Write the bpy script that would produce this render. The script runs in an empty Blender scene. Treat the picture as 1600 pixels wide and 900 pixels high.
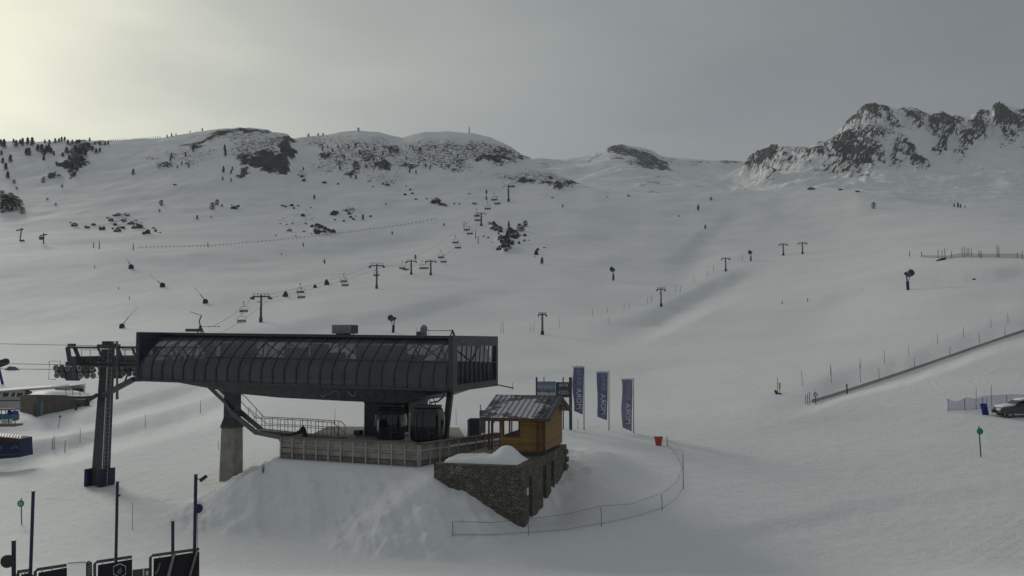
import bpy, math, random
import numpy as np
from mathutils import Vector, Matrix
random.seed(7); rng = np.random.RandomState(11)
R = math.radians
SC = bpy.context.scene
COL = SC.collection

# ------------------------------------------------------------------ camera model
F = 1385.0; PITCH = R(3.5); CP, SP = math.cos(PITCH), math.sin(PITCH)
def P(u, v, Y):
    d = F*CP-(450-v)*SP
    return Vector(((u-800)/d*Y, Y, (F*SP+(450-v)*CP)/d*Y))
def tanE(v): return (F*SP+(450-v)*CP)/(F*CP-(450-v)*SP)
def proj(X, Y, Z):
    yc = Y*CP+Z*SP; zc = -Y*SP+Z*CP
    return 800+F*X/yc, 450-F*zc/yc

# ------------------------------------------------------------------ noise (numpy)
def _h(ix, iy, s):
    n = (ix.astype(np.int64)*374761393+iy.astype(np.int64)*668265263+s*1442695041) & 0xffffffff
    n = ((n ^ (n >> 13))*1274126177) & 0xffffffff
    n = (n ^ (n >> 16)) & 0xffffffff
    return n/4294967295.0
def vnoise(x, y, s=0):
    ix = np.floor(x); iy = np.floor(y); fx = x-ix; fy = y-iy
    fx = fx*fx*fx*(fx*(fx*6-15)+10); fy = fy*fy*fy*(fy*(fy*6-15)+10)
    a = _h(ix, iy, s); b = _h(ix+1, iy, s); c = _h(ix, iy+1, s); d = _h(ix+1, iy+1, s)
    return (a+(b-a)*fx)*(1-fy)+(c+(d-c)*fx)*fy-0.5
def fbm(x, y, o=4, s=0, g=0.5):
    r = 0; a = 1.0
    for i in range(o):
        r = r+a*vnoise(x, y, s+i*17); a *= g; x = x*2.03+13.7; y = y*2.03+7.1
    return r
def ridged(x, y, o=5, s=0):
    r = 0; a = 1.0
    for i in range(o):
        r = r+a*(0.5-2*np.abs(vnoise(x, y, s+i*31))); a *= 0.55; x = x*2.1+3.7; y = y*2.1+9.2
    return r
def sstep(a, b, x):
    t = np.clip((x-a)/(b-a), 0, 1); return t*t*(3-2*t)
def blur(g, sx, sy):
    def k(s):
        n = int(3*s)+1; x = np.arange(-n, n+1); w = np.exp(-x*x/(2*s*s)); return w/w.sum()
    for ax, s in ((0, sy), (1, sx)):
        w = k(s); n = len(w)//2
        pad = [(0, 0), (0, 0)]; pad[ax] = (n, n)
        gp = np.pad(g, pad, mode='edge'); out = np.zeros_like(g)
        for i, wi in enumerate(w):
            out += wi*(gp[i:i+g.shape[0], :] if ax == 0 else gp[:, i:i+g.shape[1]])
        g = out
    return g

# ------------------------------------------------------------------ tagging
def tag(o, label=None, cat=None, group=None, kind=None):
    if label: o['label'] = label
    if cat: o['category'] = cat
    if group: o['group'] = group
    if kind: o['kind'] = kind
    return o
def thing(name, label, cat, loc=(0, 0, 0), group=None, rz=0.0):
    o = bpy.data.objects.new(name, None); COL.objects.link(o); o.empty_display_size = 0.2
    o.location = loc; o.rotation_euler = (0, 0, rz)
    return tag(o, label, cat, group)
def copy_thing(src, loc, rz=None, sc=None, label=None, group=None):
    r = src.copy(); COL.objects.link(r); r.location = loc
    if rz is not None: r.rotation_euler = (0, 0, rz)
    if sc is not None: r.scale = (sc, sc, sc) if isinstance(sc, (int, float)) else sc
    if label: r['label'] = label
    if group: r['group'] = group
    def rec(a, b):
        for ch in list(a.children):
            c = ch.copy(); COL.objects.link(c); c.parent = b; rec(ch, c)
    rec(src, r)
    return r

# ------------------------------------------------------------------ materials
MAT = {}
def mat(name, col, rough=0.7, metal=0.0, var=0.15, vs=3.0, bump=0.0, bs=20.0, spec=0.4):
    m = bpy.data.materials.new(name); m.use_nodes = True; nt = m.node_tree; b = nt.nodes['Principled BSDF']
    b.inputs['Roughness'].default_value = rough; b.inputs['Metallic'].default_value = metal
    b.inputs['Specular IOR Level'].default_value = spec
    tc = nt.nodes.new('ShaderNodeTexCoord')
    n = nt.nodes.new('ShaderNodeTexNoise'); n.inputs['Scale'].default_value = vs; n.inputs['Detail'].default_value = 5
    nt.links.new(tc.outputs['Object'], n.inputs['Vector'])
    r = nt.nodes.new('ShaderNodeValToRGB')
    r.color_ramp.elements[0].position = 0.3; r.color_ramp.elements[1].position = 0.7
    r.color_ramp.elements[0].color = tuple(c*(1-var) for c in col)+(1,)
    r.color_ramp.elements[1].color = tuple(min(1, c*(1+var)) for c in col)+(1,)
    nt.links.new(n.outputs['Fac'], r.inputs['Fac']); nt.links.new(r.outputs['Color'], b.inputs['Base Color'])
    if bump > 0:
        n2 = nt.nodes.new('ShaderNodeTexNoise'); n2.inputs['Scale'].default_value = bs; n2.inputs['Detail'].default_value = 6
        nt.links.new(tc.outputs['Object'], n2.inputs['Vector'])
        bp = nt.nodes.new('ShaderNodeBump'); bp.inputs['Strength'].default_value = bump; bp.inputs['Distance'].default_value = 0.05
        nt.links.new(n2.outputs['Fac'], bp.inputs['Height']); nt.links.new(bp.outputs['Normal'], b.inputs['Normal'])
    MAT[name] = m; return m
mat('dark_steel', (0.068, 0.074, 0.080), 0.5, 0.3, 0.25)
mat('navy_panel', (0.040, 0.045, 0.068), 0.45, 0.1, 0.2)
mat('grey_steel', (0.13, 0.135, 0.14), 0.5, 0.5, 0.2)
mat('galvanised', (0.30, 0.31, 0.31), 0.45, 0.6, 0.2)
mat('concrete', (0.30, 0.29, 0.26), 0.9, 0, 0.22, 2.0, 0.4)
mat('rubber', (0.04, 0.04, 0.043), 0.8)
mat('blue_pad', (0.02, 0.03, 0.22), 0.6)
mat('navy_cloth', (0.024, 0.03, 0.085), 0.8)
mat('purple_pad', (0.035, 0.03, 0.07), 0.7)
mat('red_plastic', (0.42, 0.06, 0.05), 0.5)
mat('white_paint', (0.75, 0.75, 0.72), 0.5, 0, 0.06)
mat('cream_paint', (0.55, 0.54, 0.50), 0.6, 0, 0.1)
mat('grey_paint', (0.25, 0.255, 0.25), 0.6, 0, 0.15)
mat('green_sign', (0.02, 0.22, 0.12), 0.5)
mat('yellow_paint', (0.45, 0.45, 0.08), 0.5)
mat('teal_paint', (0.03, 0.14, 0.20), 0.5)
mat('black_cloth', (0.022, 0.020, 0.028), 0.9)
mat('old_plank', (0.27, 0.25, 0.22), 0.85, 0, 0.3, 1.5, 0.3)
mat('dark_plank', (0.16, 0.145, 0.13), 0.9, 0, 0.3, 1.5, 0.3)
mat('brown_brick', (0.10, 0.085, 0.07), 0.9, 0, 0.3, 1.2, 0.4)
mat('dark_wood', (0.10, 0.05, 0.035), 0.8, 0, 0.3)
mat('bark', (0.06, 0.045, 0.035), 0.9)
mat('needles', (0.030, 0.040, 0.034), 0.9, 0, 0.5, 2.0)
mat('bush_twig', (0.14, 0.13, 0.135), 0.9, 0, 0.3)
mat('bamboo', (0.12, 0.10, 0.09), 0.7)
mat('gun_blue', (0.04, 0.07, 0.12), 0.5)
mat('gun_green', (0.03, 0.10, 0.10), 0.5)
mat('pale_wood', (0.40, 0.39, 0.36), 0.8, 0, 0.15)
mat('car_paint', (0.055, 0.062, 0.06), 0.35, 0.3, 0.1, spec=0.6)
mat('dark_glass', (0.012, 0.014, 0.016), 0.12, 0, 0.1, spec=0.6)
mat('cabin_dark', (0.028, 0.030, 0.034), 0.22, 0.1, 0.2, spec=0.5)
mat('purple_net', (0.24, 0.23, 0.40), 0.8)
mat('green_net', (0.13, 0.21, 0.18), 0.8)
mat('blue_net', (0.10, 0.20, 0.30), 0.8)
mat('red_net', (0.13, 0.08, 0.075), 0.8)

def nodes(name):
    m = bpy.data.materials.new(name); m.use_nodes = True; MAT[name] = m
    nt = m.node_tree; return m, nt, nt.nodes, nt.links, nt.nodes['Principled BSDF']
def N(ns, t, **k):
    n = ns.new(t)
    for a, b in k.items(): setattr(n, a, b)
    return n
def mathn(ns, ls, op, a, b=None, c=None):
    n = ns.new('ShaderNodeMath'); n.operation = op
    for i, x in enumerate((a, b, c)):
        if x is None: continue
        if isinstance(x, (int, float)): n.inputs[i].default_value = x
        else: ls.new(x, n.inputs[i])
    return n.outputs[0]

# snow ground with rock where the vertex attribute says rock stands out
def ground_mat(name, rock_scale, fine, stretch=None, rockcol=(0.052, 0.054, 0.056)):
    m, nt, ns, ls, b = nodes(name)
    geo = N(ns, 'ShaderNodeNewGeometry'); pos = geo.outputs['Position']
    def noise(scale, detail=6, vec=pos, rough=0.55, dist=0.0):
        n = N(ns, 'ShaderNodeTexNoise'); n.inputs['Scale'].default_value = scale; n.inputs['Detail'].default_value = detail
        n.inputs['Roughness'].default_value = rough; n.inputs['Distortion'].default_value = dist; ls.new(vec, n.inputs['Vector']); return n.outputs['Fac']
    at = N(ns, 'ShaderNodeAttribute', attribute_name='rock')
    dt = N(ns, 'ShaderNodeAttribute', attribute_name='dirt_shade')
    vec = pos
    if stretch:
        mp = N(ns, 'ShaderNodeMapping', vector_type='TEXTURE'); mp.inputs['Rotation'].default_value = stretch[0]; mp.inputs['Scale'].default_value = stretch[1]
        ls.new(pos, mp.inputs['Vector']); vec = mp.outputs['Vector']
    rn = noise(rock_scale, 12, vec, 0.74, 0.5)
    t = mathn(ns, ls, 'ADD', mathn(ns, ls, 'MULTIPLY_ADD', rn, 2.3, -0.65), at.outputs['Fac'])
    mk = N(ns, 'ShaderNodeMapRange'); mk.inputs['From Min'].default_value = 0.97; mk.inputs['From Max'].default_value = 1.02; ls.new(t, mk.inputs['Value'])
    mask = mk.outputs['Result']
    cr = N(ns, 'ShaderNodeValToRGB'); ls.new(noise(rock_scale*2.2, 8), cr.inputs['Fac'])
    cr.color_ramp.elements[0].position = 0.3; cr.color_ramp.elements[1].position = 0.72
    cr.color_ramp.elements[0].color = tuple(c*0.55 for c in rockcol)+(1,); cr.color_ramp.elements[1].color = tuple(c*1.9 for c in rockcol)+(1,)
    sr = N(ns, 'ShaderNodeValToRGB'); ls.new(noise(0.03, 6), sr.inputs['Fac'])
    sr.color_ramp.elements[0].position = 0.3; sr.color_ramp.elements[1].position = 0.7
    sr.color_ramp.elements[0].color = (0.755, 0.765, 0.755, 1); sr.color_ramp.elements[1].color = (0.835, 0.84, 0.825, 1)
    # dirt (grit, thin snow over earth, and painted shade of the bank)
    dn = noise(0.9, 8, pos, 0.65)
    dm = N(ns, 'ShaderNodeMapRange'); dm.inputs['From Min'].default_value = 0.9; dm.inputs['From Max'].default_value = 1.25
    ls.new(mathn(ns, ls, 'ADD', dn, dt.outputs['Fac']), dm.inputs['Value'])
    mx0 = N(ns, 'ShaderNodeMix', data_type='RGBA'); ls.new(mathn(ns, ls, 'MULTIPLY', dm.outputs['Result'], 0.75), mx0.inputs['Factor'])
    ls.new(sr.outputs['Color'], mx0.inputs['A']); mx0.inputs['B'].default_value = (0.23, 0.215, 0.20, 1)
    mx = N(ns, 'ShaderNodeMix', data_type='RGBA'); ls.new(mask, mx.inputs['Factor'])
    ls.new(mx0.outputs['Result'], mx.inputs['A']); ls.new(cr.outputs['Color'], mx.inputs['B'])
    ls.new(mx.outputs['Result'], b.inputs['Base Color'])
    b.inputs['Roughness'].default_value = 0.75; b.inputs['Specular IOR Level'].default_value = 0.25
    # relief: wind crust, grooming and small lumps
    w = N(ns, 'ShaderNodeTexWave'); w.bands_direction = 'DIAGONAL'; w.inputs['Scale'].default_value = 0.35
    w.inputs['Distortion'].default_value = 9; w.inputs['Detail'].default_value = 4; w.inputs['Detail Scale'].default_value = 0.6
    ls.new(pos, w.inputs['Vector'])
    hsum = mathn(ns, ls, 'ADD', mathn(ns, ls, 'MULTIPLY', noise(fine, 8, pos, 0.6), 1.0), mathn(ns, ls, 'MULTIPLY', w.outputs['Fac'], 0.10))
    hsum = mathn(ns, ls, 'ADD', hsum, mathn(ns, ls, 'MULTIPLY', noise(fine*9, 5, pos, 0.6), 0.22))
    if name == 'snow_ground':   # groomer passes and ski tracks: long shallow grooves in two directions
        for rz_, sc_t, amt in ((-38, (0.45, 40, 40), 0.30), (24, (0.6, 60, 60), 0.22), (-66, (0.35, 45, 45), 0.22)):
            tm = N(ns, 'ShaderNodeMapping', vector_type='TEXTURE'); tm.inputs['Rotation'].default_value = (0, 0, R(rz_)); tm.inputs['Scale'].default_value = sc_t
            dd = N(ns, 'ShaderNodeVectorMath', operation='MULTIPLY_ADD'); nv = N(ns, 'ShaderNodeTexNoise'); nv.inputs['Scale'].default_value = 0.03; nv.inputs['Detail'].default_value = 2
            ls.new(pos, nv.inputs['Vector']); ls.new(nv.outputs['Color'], dd.inputs[0]); dd.inputs[1].default_value = (14, 14, 0); ls.new(pos, dd.inputs[2])
            ls.new(dd.outputs['Vector'], tm.inputs['Vector'])
            tn = noise(1.0, 3, tm.outputs['Vector'], 0.6); zone = N(ns, 'ShaderNodeMapRange'); zone.inputs['From Min'].default_value = 0.46; zone.inputs['From Max'].default_value = 0.60
            ls.new(noise(0.018+abs(rz_)*1e-4, 3), zone.inputs['Value'])
            hsum = mathn(ns, ls, 'ADD', hsum, mathn(ns, ls, 'MULTIPLY', mathn(ns, ls, 'MULTIPLY', tn, zone.outputs['Result']), amt*1.8))
    hsum = mathn(ns, ls, 'ADD', hsum, mathn(ns, ls, 'MULTIPLY', mask, mathn(ns, ls, 'MULTIPLY', rn, 6.0)))
    bp = N(ns, 'ShaderNodeBump'); bp.inputs['Strength'].default_value = 0.5; bp.inputs['Distance'].default_value = 0.28
    ls.new(hsum, bp.inputs['Height']); ls.new(bp.outputs['Normal'], b.inputs['Normal'])
    return m
ground_mat('snow_ground', 0.27, 0.7, ((0.0, R(-20), 0.0), (1.0, 1.0, 1.0)), (0.030, 0.031, 0.034))
ground_mat('far_ground', 0.10, 0.08, ((0.0, R(-55), 0.0), (0.8, 1.0, 1.8)), (0.030, 0.031, 0.034))
ground_mat('peak_ground', 0.13, 0.05, ((0.0, R(38), 0.0), (0.8, 1.0, 2.8)), (0.026, 0.025, 0.028))
m, nt, ns, ls, b = nodes('snow_cap'); b.inputs['Base Color'].default_value = (0.81, 0.815, 0.80, 1); b.inputs['Roughness'].default_value = 0.7
n = N(ns, 'ShaderNodeTexNoise'); n.inputs['Scale'].default_value = 2.2; n.inputs['Detail'].default_value = 6
bp = N(ns, 'ShaderNodeBump'); bp.inputs['Strength'].default_value = 0.5; bp.inputs['Distance'].default_value = 0.12
ls.new(n.outputs['Fac'], bp.inputs['Height']); ls.new(bp.outputs['Normal'], b.inputs['Normal'])
# boulder: rock with snow lying on its top
m, nt, ns, ls, b = nodes('boulder_rock')
geo = N(ns, 'ShaderNodeNewGeometry'); tc = N(ns, 'ShaderNodeTexCoord'); sx = N(ns, 'ShaderNodeSeparateXYZ'); ls.new(geo.outputs['Normal'], sx.inputs[0])
n = N(ns, 'ShaderNodeTexNoise'); n.inputs['Scale'].default_value = 2.0; n.inputs['Detail'].default_value = 6; ls.new(tc.outputs['Object'], n.inputs['Vector'])
mr = N(ns, 'ShaderNodeMapRange'); mr.inputs['From Min'].default_value = 1.12; mr.inputs['From Max'].default_value = 1.3
ls.new(mathn(ns, ls, 'ADD', sx.outputs['Z'], n.outputs['Fac']), mr.inputs['Value'])
mx = N(ns, 'ShaderNodeMix', data_type='RGBA'); ls.new(mr.outputs['Result'], mx.inputs['Factor'])
mx.inputs['A'].default_value = (0.045, 0.045, 0.046, 1); mx.inputs['B'].default_value = (0.76, 0.77, 0.78, 1)
ls.new(mx.outputs['Result'], b.inputs['Base Color']); b.inputs['Roughness'].default_value = 0.9
# dry stone masonry
m, nt, ns, ls, b = nodes('stone_masonry')
tc = N(ns, 'ShaderNodeTexCoord'); mp = N(ns, 'ShaderNodeMapping'); mp.inputs['Scale'].default_value = (1, 1, 1.5); ls.new(tc.outputs['Object'], mp.inputs['Vector'])
vo = N(ns, 'ShaderNodeTexVoronoi'); vo.feature = 'F1'; vo.inputs['Scale'].default_value = 4.4; ls.new(mp.outputs['Vector'], vo.inputs['Vector'])
ve = N(ns, 'ShaderNodeTexVoronoi'); ve.feature = 'DISTANCE_TO_EDGE'; ve.inputs['Scale'].default_value = 4.4; ls.new(mp.outputs['Vector'], ve.inputs['Vector'])
cr = N(ns, 'ShaderNodeValToRGB'); ls.new(vo.outputs['Color'], cr.inputs['Fac'])
for p, c in ((0, (0.075, 0.068, 0.055)), (1, (0.20, 0.185, 0.16))):
    cr.color_ramp.elements[p].color = c+(1,)
e = cr.color_ramp.elements.new(0.5); e.color = (0.13, 0.115, 0.085, 1); e = cr.color_ramp.elements.new(0.85); e.color = (0.17, 0.15, 0.12, 1)
em = N(ns, 'ShaderNodeMapRange'); em.inputs['From Min'].default_value = 0.0; em.inputs['From Max'].default_value = 0.07; ls.new(ve.outputs['Distance'], em.inputs['Value'])
mx = N(ns, 'ShaderNodeMix', data_type='RGBA'); ls.new(em.outputs['Result'], mx.inputs['Factor']); mx.inputs['A'].default_value = (0.062, 0.055, 0.045, 1)
ls.new(cr.outputs['Color'], mx.inputs['B'])
n = N(ns, 'ShaderNodeTexNoise'); n.inputs['Scale'].default_value = 1.3; n.inputs['Detail'].default_value = 7; ls.new(tc.outputs['Object'], n.inputs['Vector'])
fr = N(ns, 'ShaderNodeMapRange'); fr.inputs['From Min'].default_value = 0.60; fr.inputs['From Max'].default_value = 0.70; ls.new(n.outputs['Fac'], fr.inputs['Value'])
mx2 = N(ns, 'ShaderNodeMix', data_type='RGBA'); ls.new(mathn(ns, ls, 'MULTIPLY', fr.outputs['Result'], 0.35), mx2.inputs['Factor']); ls.new(mx.outputs['Result'], mx2.inputs['A'])
mx2.inputs['B'].default_value = (0.36, 0.36, 0.35, 1); ls.new(mx2.outputs['Result'], b.inputs['Base Color']); b.inputs['Roughness'].default_value = 0.9
bp = N(ns, 'ShaderNodeBump'); bp.inputs['Strength'].default_value = 1.0; bp.inputs['Distance'].default_value = 0.06
ls.new(em.outputs['Result'], bp.inputs['Height']); ls.new(bp.outputs['Normal'], b.inputs['Normal'])
# horizontal log/board cladding
def board_mat(name, c1, c2, scale, axis='Z', edge=0.12):
    m, nt, ns, ls, b = nodes(name)
    tc = N(ns, 'ShaderNodeTexCoord'); sx = N(ns, 'ShaderNodeSeparateXYZ'); ls.new(tc.outputs['Object'], sx.inputs[0])
    k = mathn(ns, ls, 'MULTIPLY', sx.outputs[axis], scale)
    fr = mathn(ns, ls, 'FRACT', k); fl = mathn(ns, ls, 'FLOOR', k)
    wn = N(ns, 'ShaderNodeTexWhiteNoise', noise_dimensions='1D'); ls.new(fl, wn.inputs['W'])
    n = N(ns, 'ShaderNodeTexNoise'); n.inputs['Scale'].default_value = 3; n.inputs['Detail'].default_value = 8; ls.new(tc.outputs['Object'], n.inputs['Vector'])
    f = mathn(ns, ls, 'ADD', mathn(ns, ls, 'MULTIPLY', wn.outputs['Value'], 0.4), mathn(ns, ls, 'MULTIPLY', n.outputs['Fac'], 0.7))
    mx = N(ns, 'ShaderNodeMix', data_type='RGBA'); ls.new(f, mx.inputs['Factor']); mx.inputs['A'].default_value = c1+(1,); mx.inputs['B'].default_value = c2+(1,)
    gap = N(ns, 'ShaderNodeMapRange'); gap.inputs['From Min'].default_value = 0; gap.inputs['From Max'].default_value = edge
    ls.new(mathn(ns, ls, 'PINGPONG', fr, 0.5), gap.inputs['Value'])
    mg = N(ns, 'ShaderNodeMix', data_type='RGBA'); ls.new(gap.outputs['Result'], mg.inputs['Factor']); mg.inputs['A'].default_value = tuple(c*0.35 for c in c1)+(1,)
    ls.new(mx.outputs['Result'], mg.inputs['B']); ls.new(mg.outputs['Result'], b.inputs['Base Color']); b.inputs['Roughness'].default_value = 0.75
    bp = N(ns, 'ShaderNodeBump'); bp.inputs['Strength'].default_value = 0.8; bp.inputs['Distance'].default_value = 0.03
    ls.new(gap.outputs['Result'], bp.inputs['Height']); ls.new(bp.outputs['Normal'], b.inputs['Normal'])
board_mat('orange_boards', (0.17, 0.098, 0.030), (0.33, 0.20, 0.060), 7.5)
# hut roof: dark sheet partly under snow
m, nt, ns, ls, b = nodes('snowy_roof')
tc = N(ns, 'ShaderNodeTexCoord'); n = N(ns, 'ShaderNodeTexNoise'); n.inputs['Scale'].default_value = 1.7; n.inputs['Detail'].default_value = 7; n.inputs['Roughness'].default_value = 0.6
ls.new(tc.outputs['Object'], n.inputs['Vector'])
at = N(ns, 'ShaderNodeAttribute', attribute_name='snowy')
mr = N(ns, 'ShaderNodeMapRange'); mr.inputs['From Min'].default_value = 0.92; mr.inputs['From Max'].default_value = 1.04; ls.new(mathn(ns, ls, 'ADD', n.outputs['Fac'], at.outputs['Fac']), mr.inputs['Value'])
mx = N(ns, 'ShaderNodeMix', data_type='RGBA'); ls.new(mr.outputs['Result'], mx.inputs['Factor']); mx.inputs['A'].default_value = (0.13, 0.135, 0.15, 1); mx.inputs['B'].default_value = (0.70, 0.71, 0.73, 1)
ls.new(mx.outputs['Result'], b.inputs['Base Color']); b.inputs['Roughness'].default_value = 0.7
# tinted see-through glass; a grey diffuse veil paints haze over its darks
def glass_mat(name, tint, gloss=0.06, haze_veil=0.0):
    m = bpy.data.materials.new(name); m.use_nodes = True; MAT[name] = m; nt = m.node_tree; ns = nt.nodes; ls = nt.links
    ns.remove(ns['Principled BSDF']); out = ns['Material Output']
    t = N(ns, 'ShaderNodeBsdfTransparent'); t.inputs['Color'].default_value = tint+(1,)
    g = N(ns, 'ShaderNodeBsdfGlossy'); g.inputs['Roughness'].default_value = 0.12; g.inputs['Color'].default_value = (0.8, 0.8, 0.85, 1)
    fr = N(ns, 'ShaderNodeLayerWeight'); fr.inputs['Blend'].default_value = 0.25
    mx = N(ns, 'ShaderNodeMixShader')
    ls.new(mathn(ns, ls, 'MULTIPLY_ADD', fr.outputs['Fresnel'], 0.35, gloss*0.5), mx.inputs['Fac'])
    ls.new(t.outputs[0], mx.inputs[1]); ls.new(g.outputs[0], mx.inputs[2])
    df = N(ns, 'ShaderNodeBsdfDiffuse'); df.inputs['Color'].default_value = (0.135, 0.145, 0.15, 1); tc = N(ns, 'ShaderNodeTexCoord')
    nz = N(ns, 'ShaderNodeTexNoise'); nz.inputs['Scale'].default_value = 0.7; nz.inputs['Detail'].default_value = 6; ls.new(tc.outputs['Object'], nz.inputs['Vector'])
    m2 = N(ns, 'ShaderNodeMixShader'); ls.new(mathn(ns, ls, 'MULTIPLY', nz.outputs['Fac'], haze_veil*2), m2.inputs['Fac']); ls.new(mx.outputs[0], m2.inputs[1]); ls.new(df.outputs[0], m2.inputs[2])
    ls.new(m2.outputs[0], out.inputs['Surface'])
glass_mat('tinted_glass', (0.56, 0.57, 0.58), 0.14, 0.52); glass_mat('end_glass', (0.56, 0.58, 0.60), 0.08, 0.15); glass_mat('clear_glass', (0.93, 0.94, 0.93), 0.02)
# net: real holes by alpha in the weave
def net_mat(name, col, cover, sc=14.0):
    m, nt, ns, ls, b = nodes(name); b.inputs['Base Color'].default_value = col+(1,); b.inputs['Roughness'].default_value = 0.9
    uv = N(ns, 'ShaderNodeTexCoord'); sx = N(ns, 'ShaderNodeSeparateXYZ'); ls.new(uv.outputs['UV'], sx.inputs[0])
    a = mathn(ns, ls, 'LESS_THAN', mathn(ns, ls, 'FRACT', mathn(ns, ls, 'MULTIPLY', sx.outputs['X'], sc)), cover)
    c = mathn(ns, ls, 'LESS_THAN', mathn(ns, ls, 'FRACT', mathn(ns, ls, 'MULTIPLY', sx.outputs['Y'], sc)), cover)
    ls.new(mathn(ns, ls, 'MAXIMUM', a, c), b.inputs['Alpha'])
net_mat('mesh_blue', (0.10, 0.15, 0.20), 0.035, 8.0); net_mat('mesh_purple', (0.16, 0.14, 0.36), 0.24, 10.0); net_mat('mesh_green', (0.04, 0.14, 0.10), 0.22, 6.0)
net_mat('mesh_red', (0.085, 0.045, 0.045), 0.5, 8.0)

# ------------------------------------------------------------------ mesh builder
class MB:
    def __init__(s): s.v = []; s.f = []; s.uv = {}
    def add(s, vs, fs):
        o = len(s.v); s.v += [tuple(p) for p in vs]; s.f += [tuple(i+o for i in f) for f in fs]; return s
    def quad(s, a, b, c, d): return s.add([a, b, c, d], [(0, 1, 2, 3)])
    def box(s, c, size, ax=None, ay=None, az=None):
        c = Vector(c); ax = Vector(ax or (1, 0, 0)); ay = Vector(ay or (0, 1, 0)); az = Vector(az or (0, 0, 1))
        hx, hy, hz = (ax*(size[0]/2), ay*(size[1]/2), az*(size[2]/2))
        vs = [c+hx*i+hy*j+hz*k for k in (-1, 1) for j in (-1, 1) for i in (-1, 1)]
        return s.add(vs, [(0, 2, 3, 1), (4, 5, 7, 6), (0, 1, 5, 4), (2, 6, 7, 3), (0, 4, 6, 2), (1, 3, 7, 5)])
    def beam(s, p, q, w, h=None, up=(0, 0, 1)):
        p = Vector(p); q = Vector(q); h = h or w; d = (q-p); L = d.length
        if L < 1e-6: return s
        d.normalize(); up = Vector(up)
        if abs(d.dot(up)) > 0.97: up = Vector((0, 1, 0))
        sd = d.cross(up).normalized(); u2 = sd.cross(d).normalized()
        return s.box((p+q)/2, (L, w, h), d, sd, u2)
    def tube(s, pts, r, n=8, cap=True):
        pts = [Vector(p) for p in pts]; rs = r if isinstance(r, (list, tuple)) else [r]*len(pts); vs = []; fs = []
        for i, p in enumerate(pts):
            d = (pts[min(i+1, len(pts)-1)]-pts[max(i-1, 0)]).normalized()
            up = Vector((0, 0, 1)) if abs(d.z) < 0.95 else Vector((0, 1, 0))
            a = d.cross(up).normalized(); b2 = a.cross(d).normalized()
            for k in range(n):
                t = 2*math.pi*k/n; vs.append(p+(a*math.cos(t)+b2*math.sin(t))*rs[i])
        for i in range(len(pts)-1):
            for k in range(n):
                fs.append((i*n+k, i*n+(k+1) % n, (i+1)*n+(k+1) % n, (i+1)*n+k))
        if cap: fs += [tuple(range(n))[::-1], tuple((len(pts)-1)*n+k for k in range(n))]
        return s.add(vs, fs)
    def prism(s, poly, axis_vec, off=(0, 0, 0)):   # poly: list of 3D points, extruded along axis_vec
        n = len(poly); a = [Vector(p)+Vector(off) for p in poly]; b2 = [p+Vector(axis_vec) for p in a]
        fs = [tuple(range(n))[::-1], tuple(range(n, 2*n))]+[(i, (i+1) % n, n+(i+1) % n, n+i) for i in range(n)]
        return s.add(a+b2, fs)
    def loft(s, rings, cap=True):
        n = len(rings[0]); vs = [p for r in rings for p in r]; fs = []
        for i in range(len(rings)-1):
            for k in range(n): fs.append((i*n+k, i*n+(k+1) % n, (i+1)*n+(k+1) % n, (i+1)*n+k))
        if cap: fs += [tuple(range(n))[::-1], tuple((len(rings)-1)*n+k for k in range(n))]
        return s.add(vs, fs)
    def disc(s, c, nrm, r, th=0.03, n=20):
        nrm = Vector(nrm).normalized(); return s.tube([Vector(c)-nrm*th/2, Vector(c)+nrm*th/2], r, n)
    def build(s, name, m, parent=None, world=True, smooth=False, bevel=0.0, uv=None):
        me = bpy.data.meshes.new(name); off = Vector((0, 0, 0))
        if parent is not None and world:
            o = parent
            while o is not None: off += Vector(o.location); o = o.parent
        me.from_pydata([tuple(Vector(p)-off) for p in s.v], [], s.f); me.validate()
        me.materials.append(MAT[m] if isinstance(m, str) else m)
        if smooth:
            me.polygons.foreach_set('use_smooth', [True]*len(me.polygons))
        if uv:
            L = me.uv_layers.new(name='UVMap')
            for lp in me.loops:
                L.data[lp.index].uv = uv(me.vertices[lp.vertex_index].co+off)
        ob = bpy.data.objects.new(name, me); COL.objects.link(ob)
        if parent is not None: ob.parent = parent
        if bevel > 0:
            md = ob.modifiers.new('Bevel', 'BEVEL'); md.width = bevel; md.segments = 2; md.limit_method = 'ANGLE'
        return ob

def text_mesh(body, size, m, parent, origin, xdir, updir, name='lettering', align='CENTER', ext=0.004, tracking=1.0):
    cu = bpy.data.curves.new(name, 'FONT'); cu.body = body; cu.size = size; cu.align_x = align; cu.align_y = 'CENTER'; cu.extrude = ext
    cu.space_character = tracking; cu.resolution_u = 3; cu.offset = size*0.012
    o = bpy.data.objects.new('tmp', cu); COL.objects.link(o); dg = bpy.context.evaluated_depsgraph_get()
    me = bpy.data.meshes.new_from_object(o.evaluated_get(dg)); COL.objects.unlink(o); bpy.data.objects.remove(o)
    x = Vector(xdir).normalized(); y = Vector(updir).normalized(); z = x.cross(y); O = Vector(origin)
    off = Vector((0, 0, 0)); p = parent
    while p is not None: off += Vector(p.location); p = p.parent
    for v in me.vertices:
        c = v.co.copy(); v.co = O+x*c.x+y*c.y+z*c.z-off
    me.materials.clear(); me.materials.append(MAT[m]); ob = bpy.data.objects.new(name, me); COL.objects.link(ob); ob.parent = parent
    return ob

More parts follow.
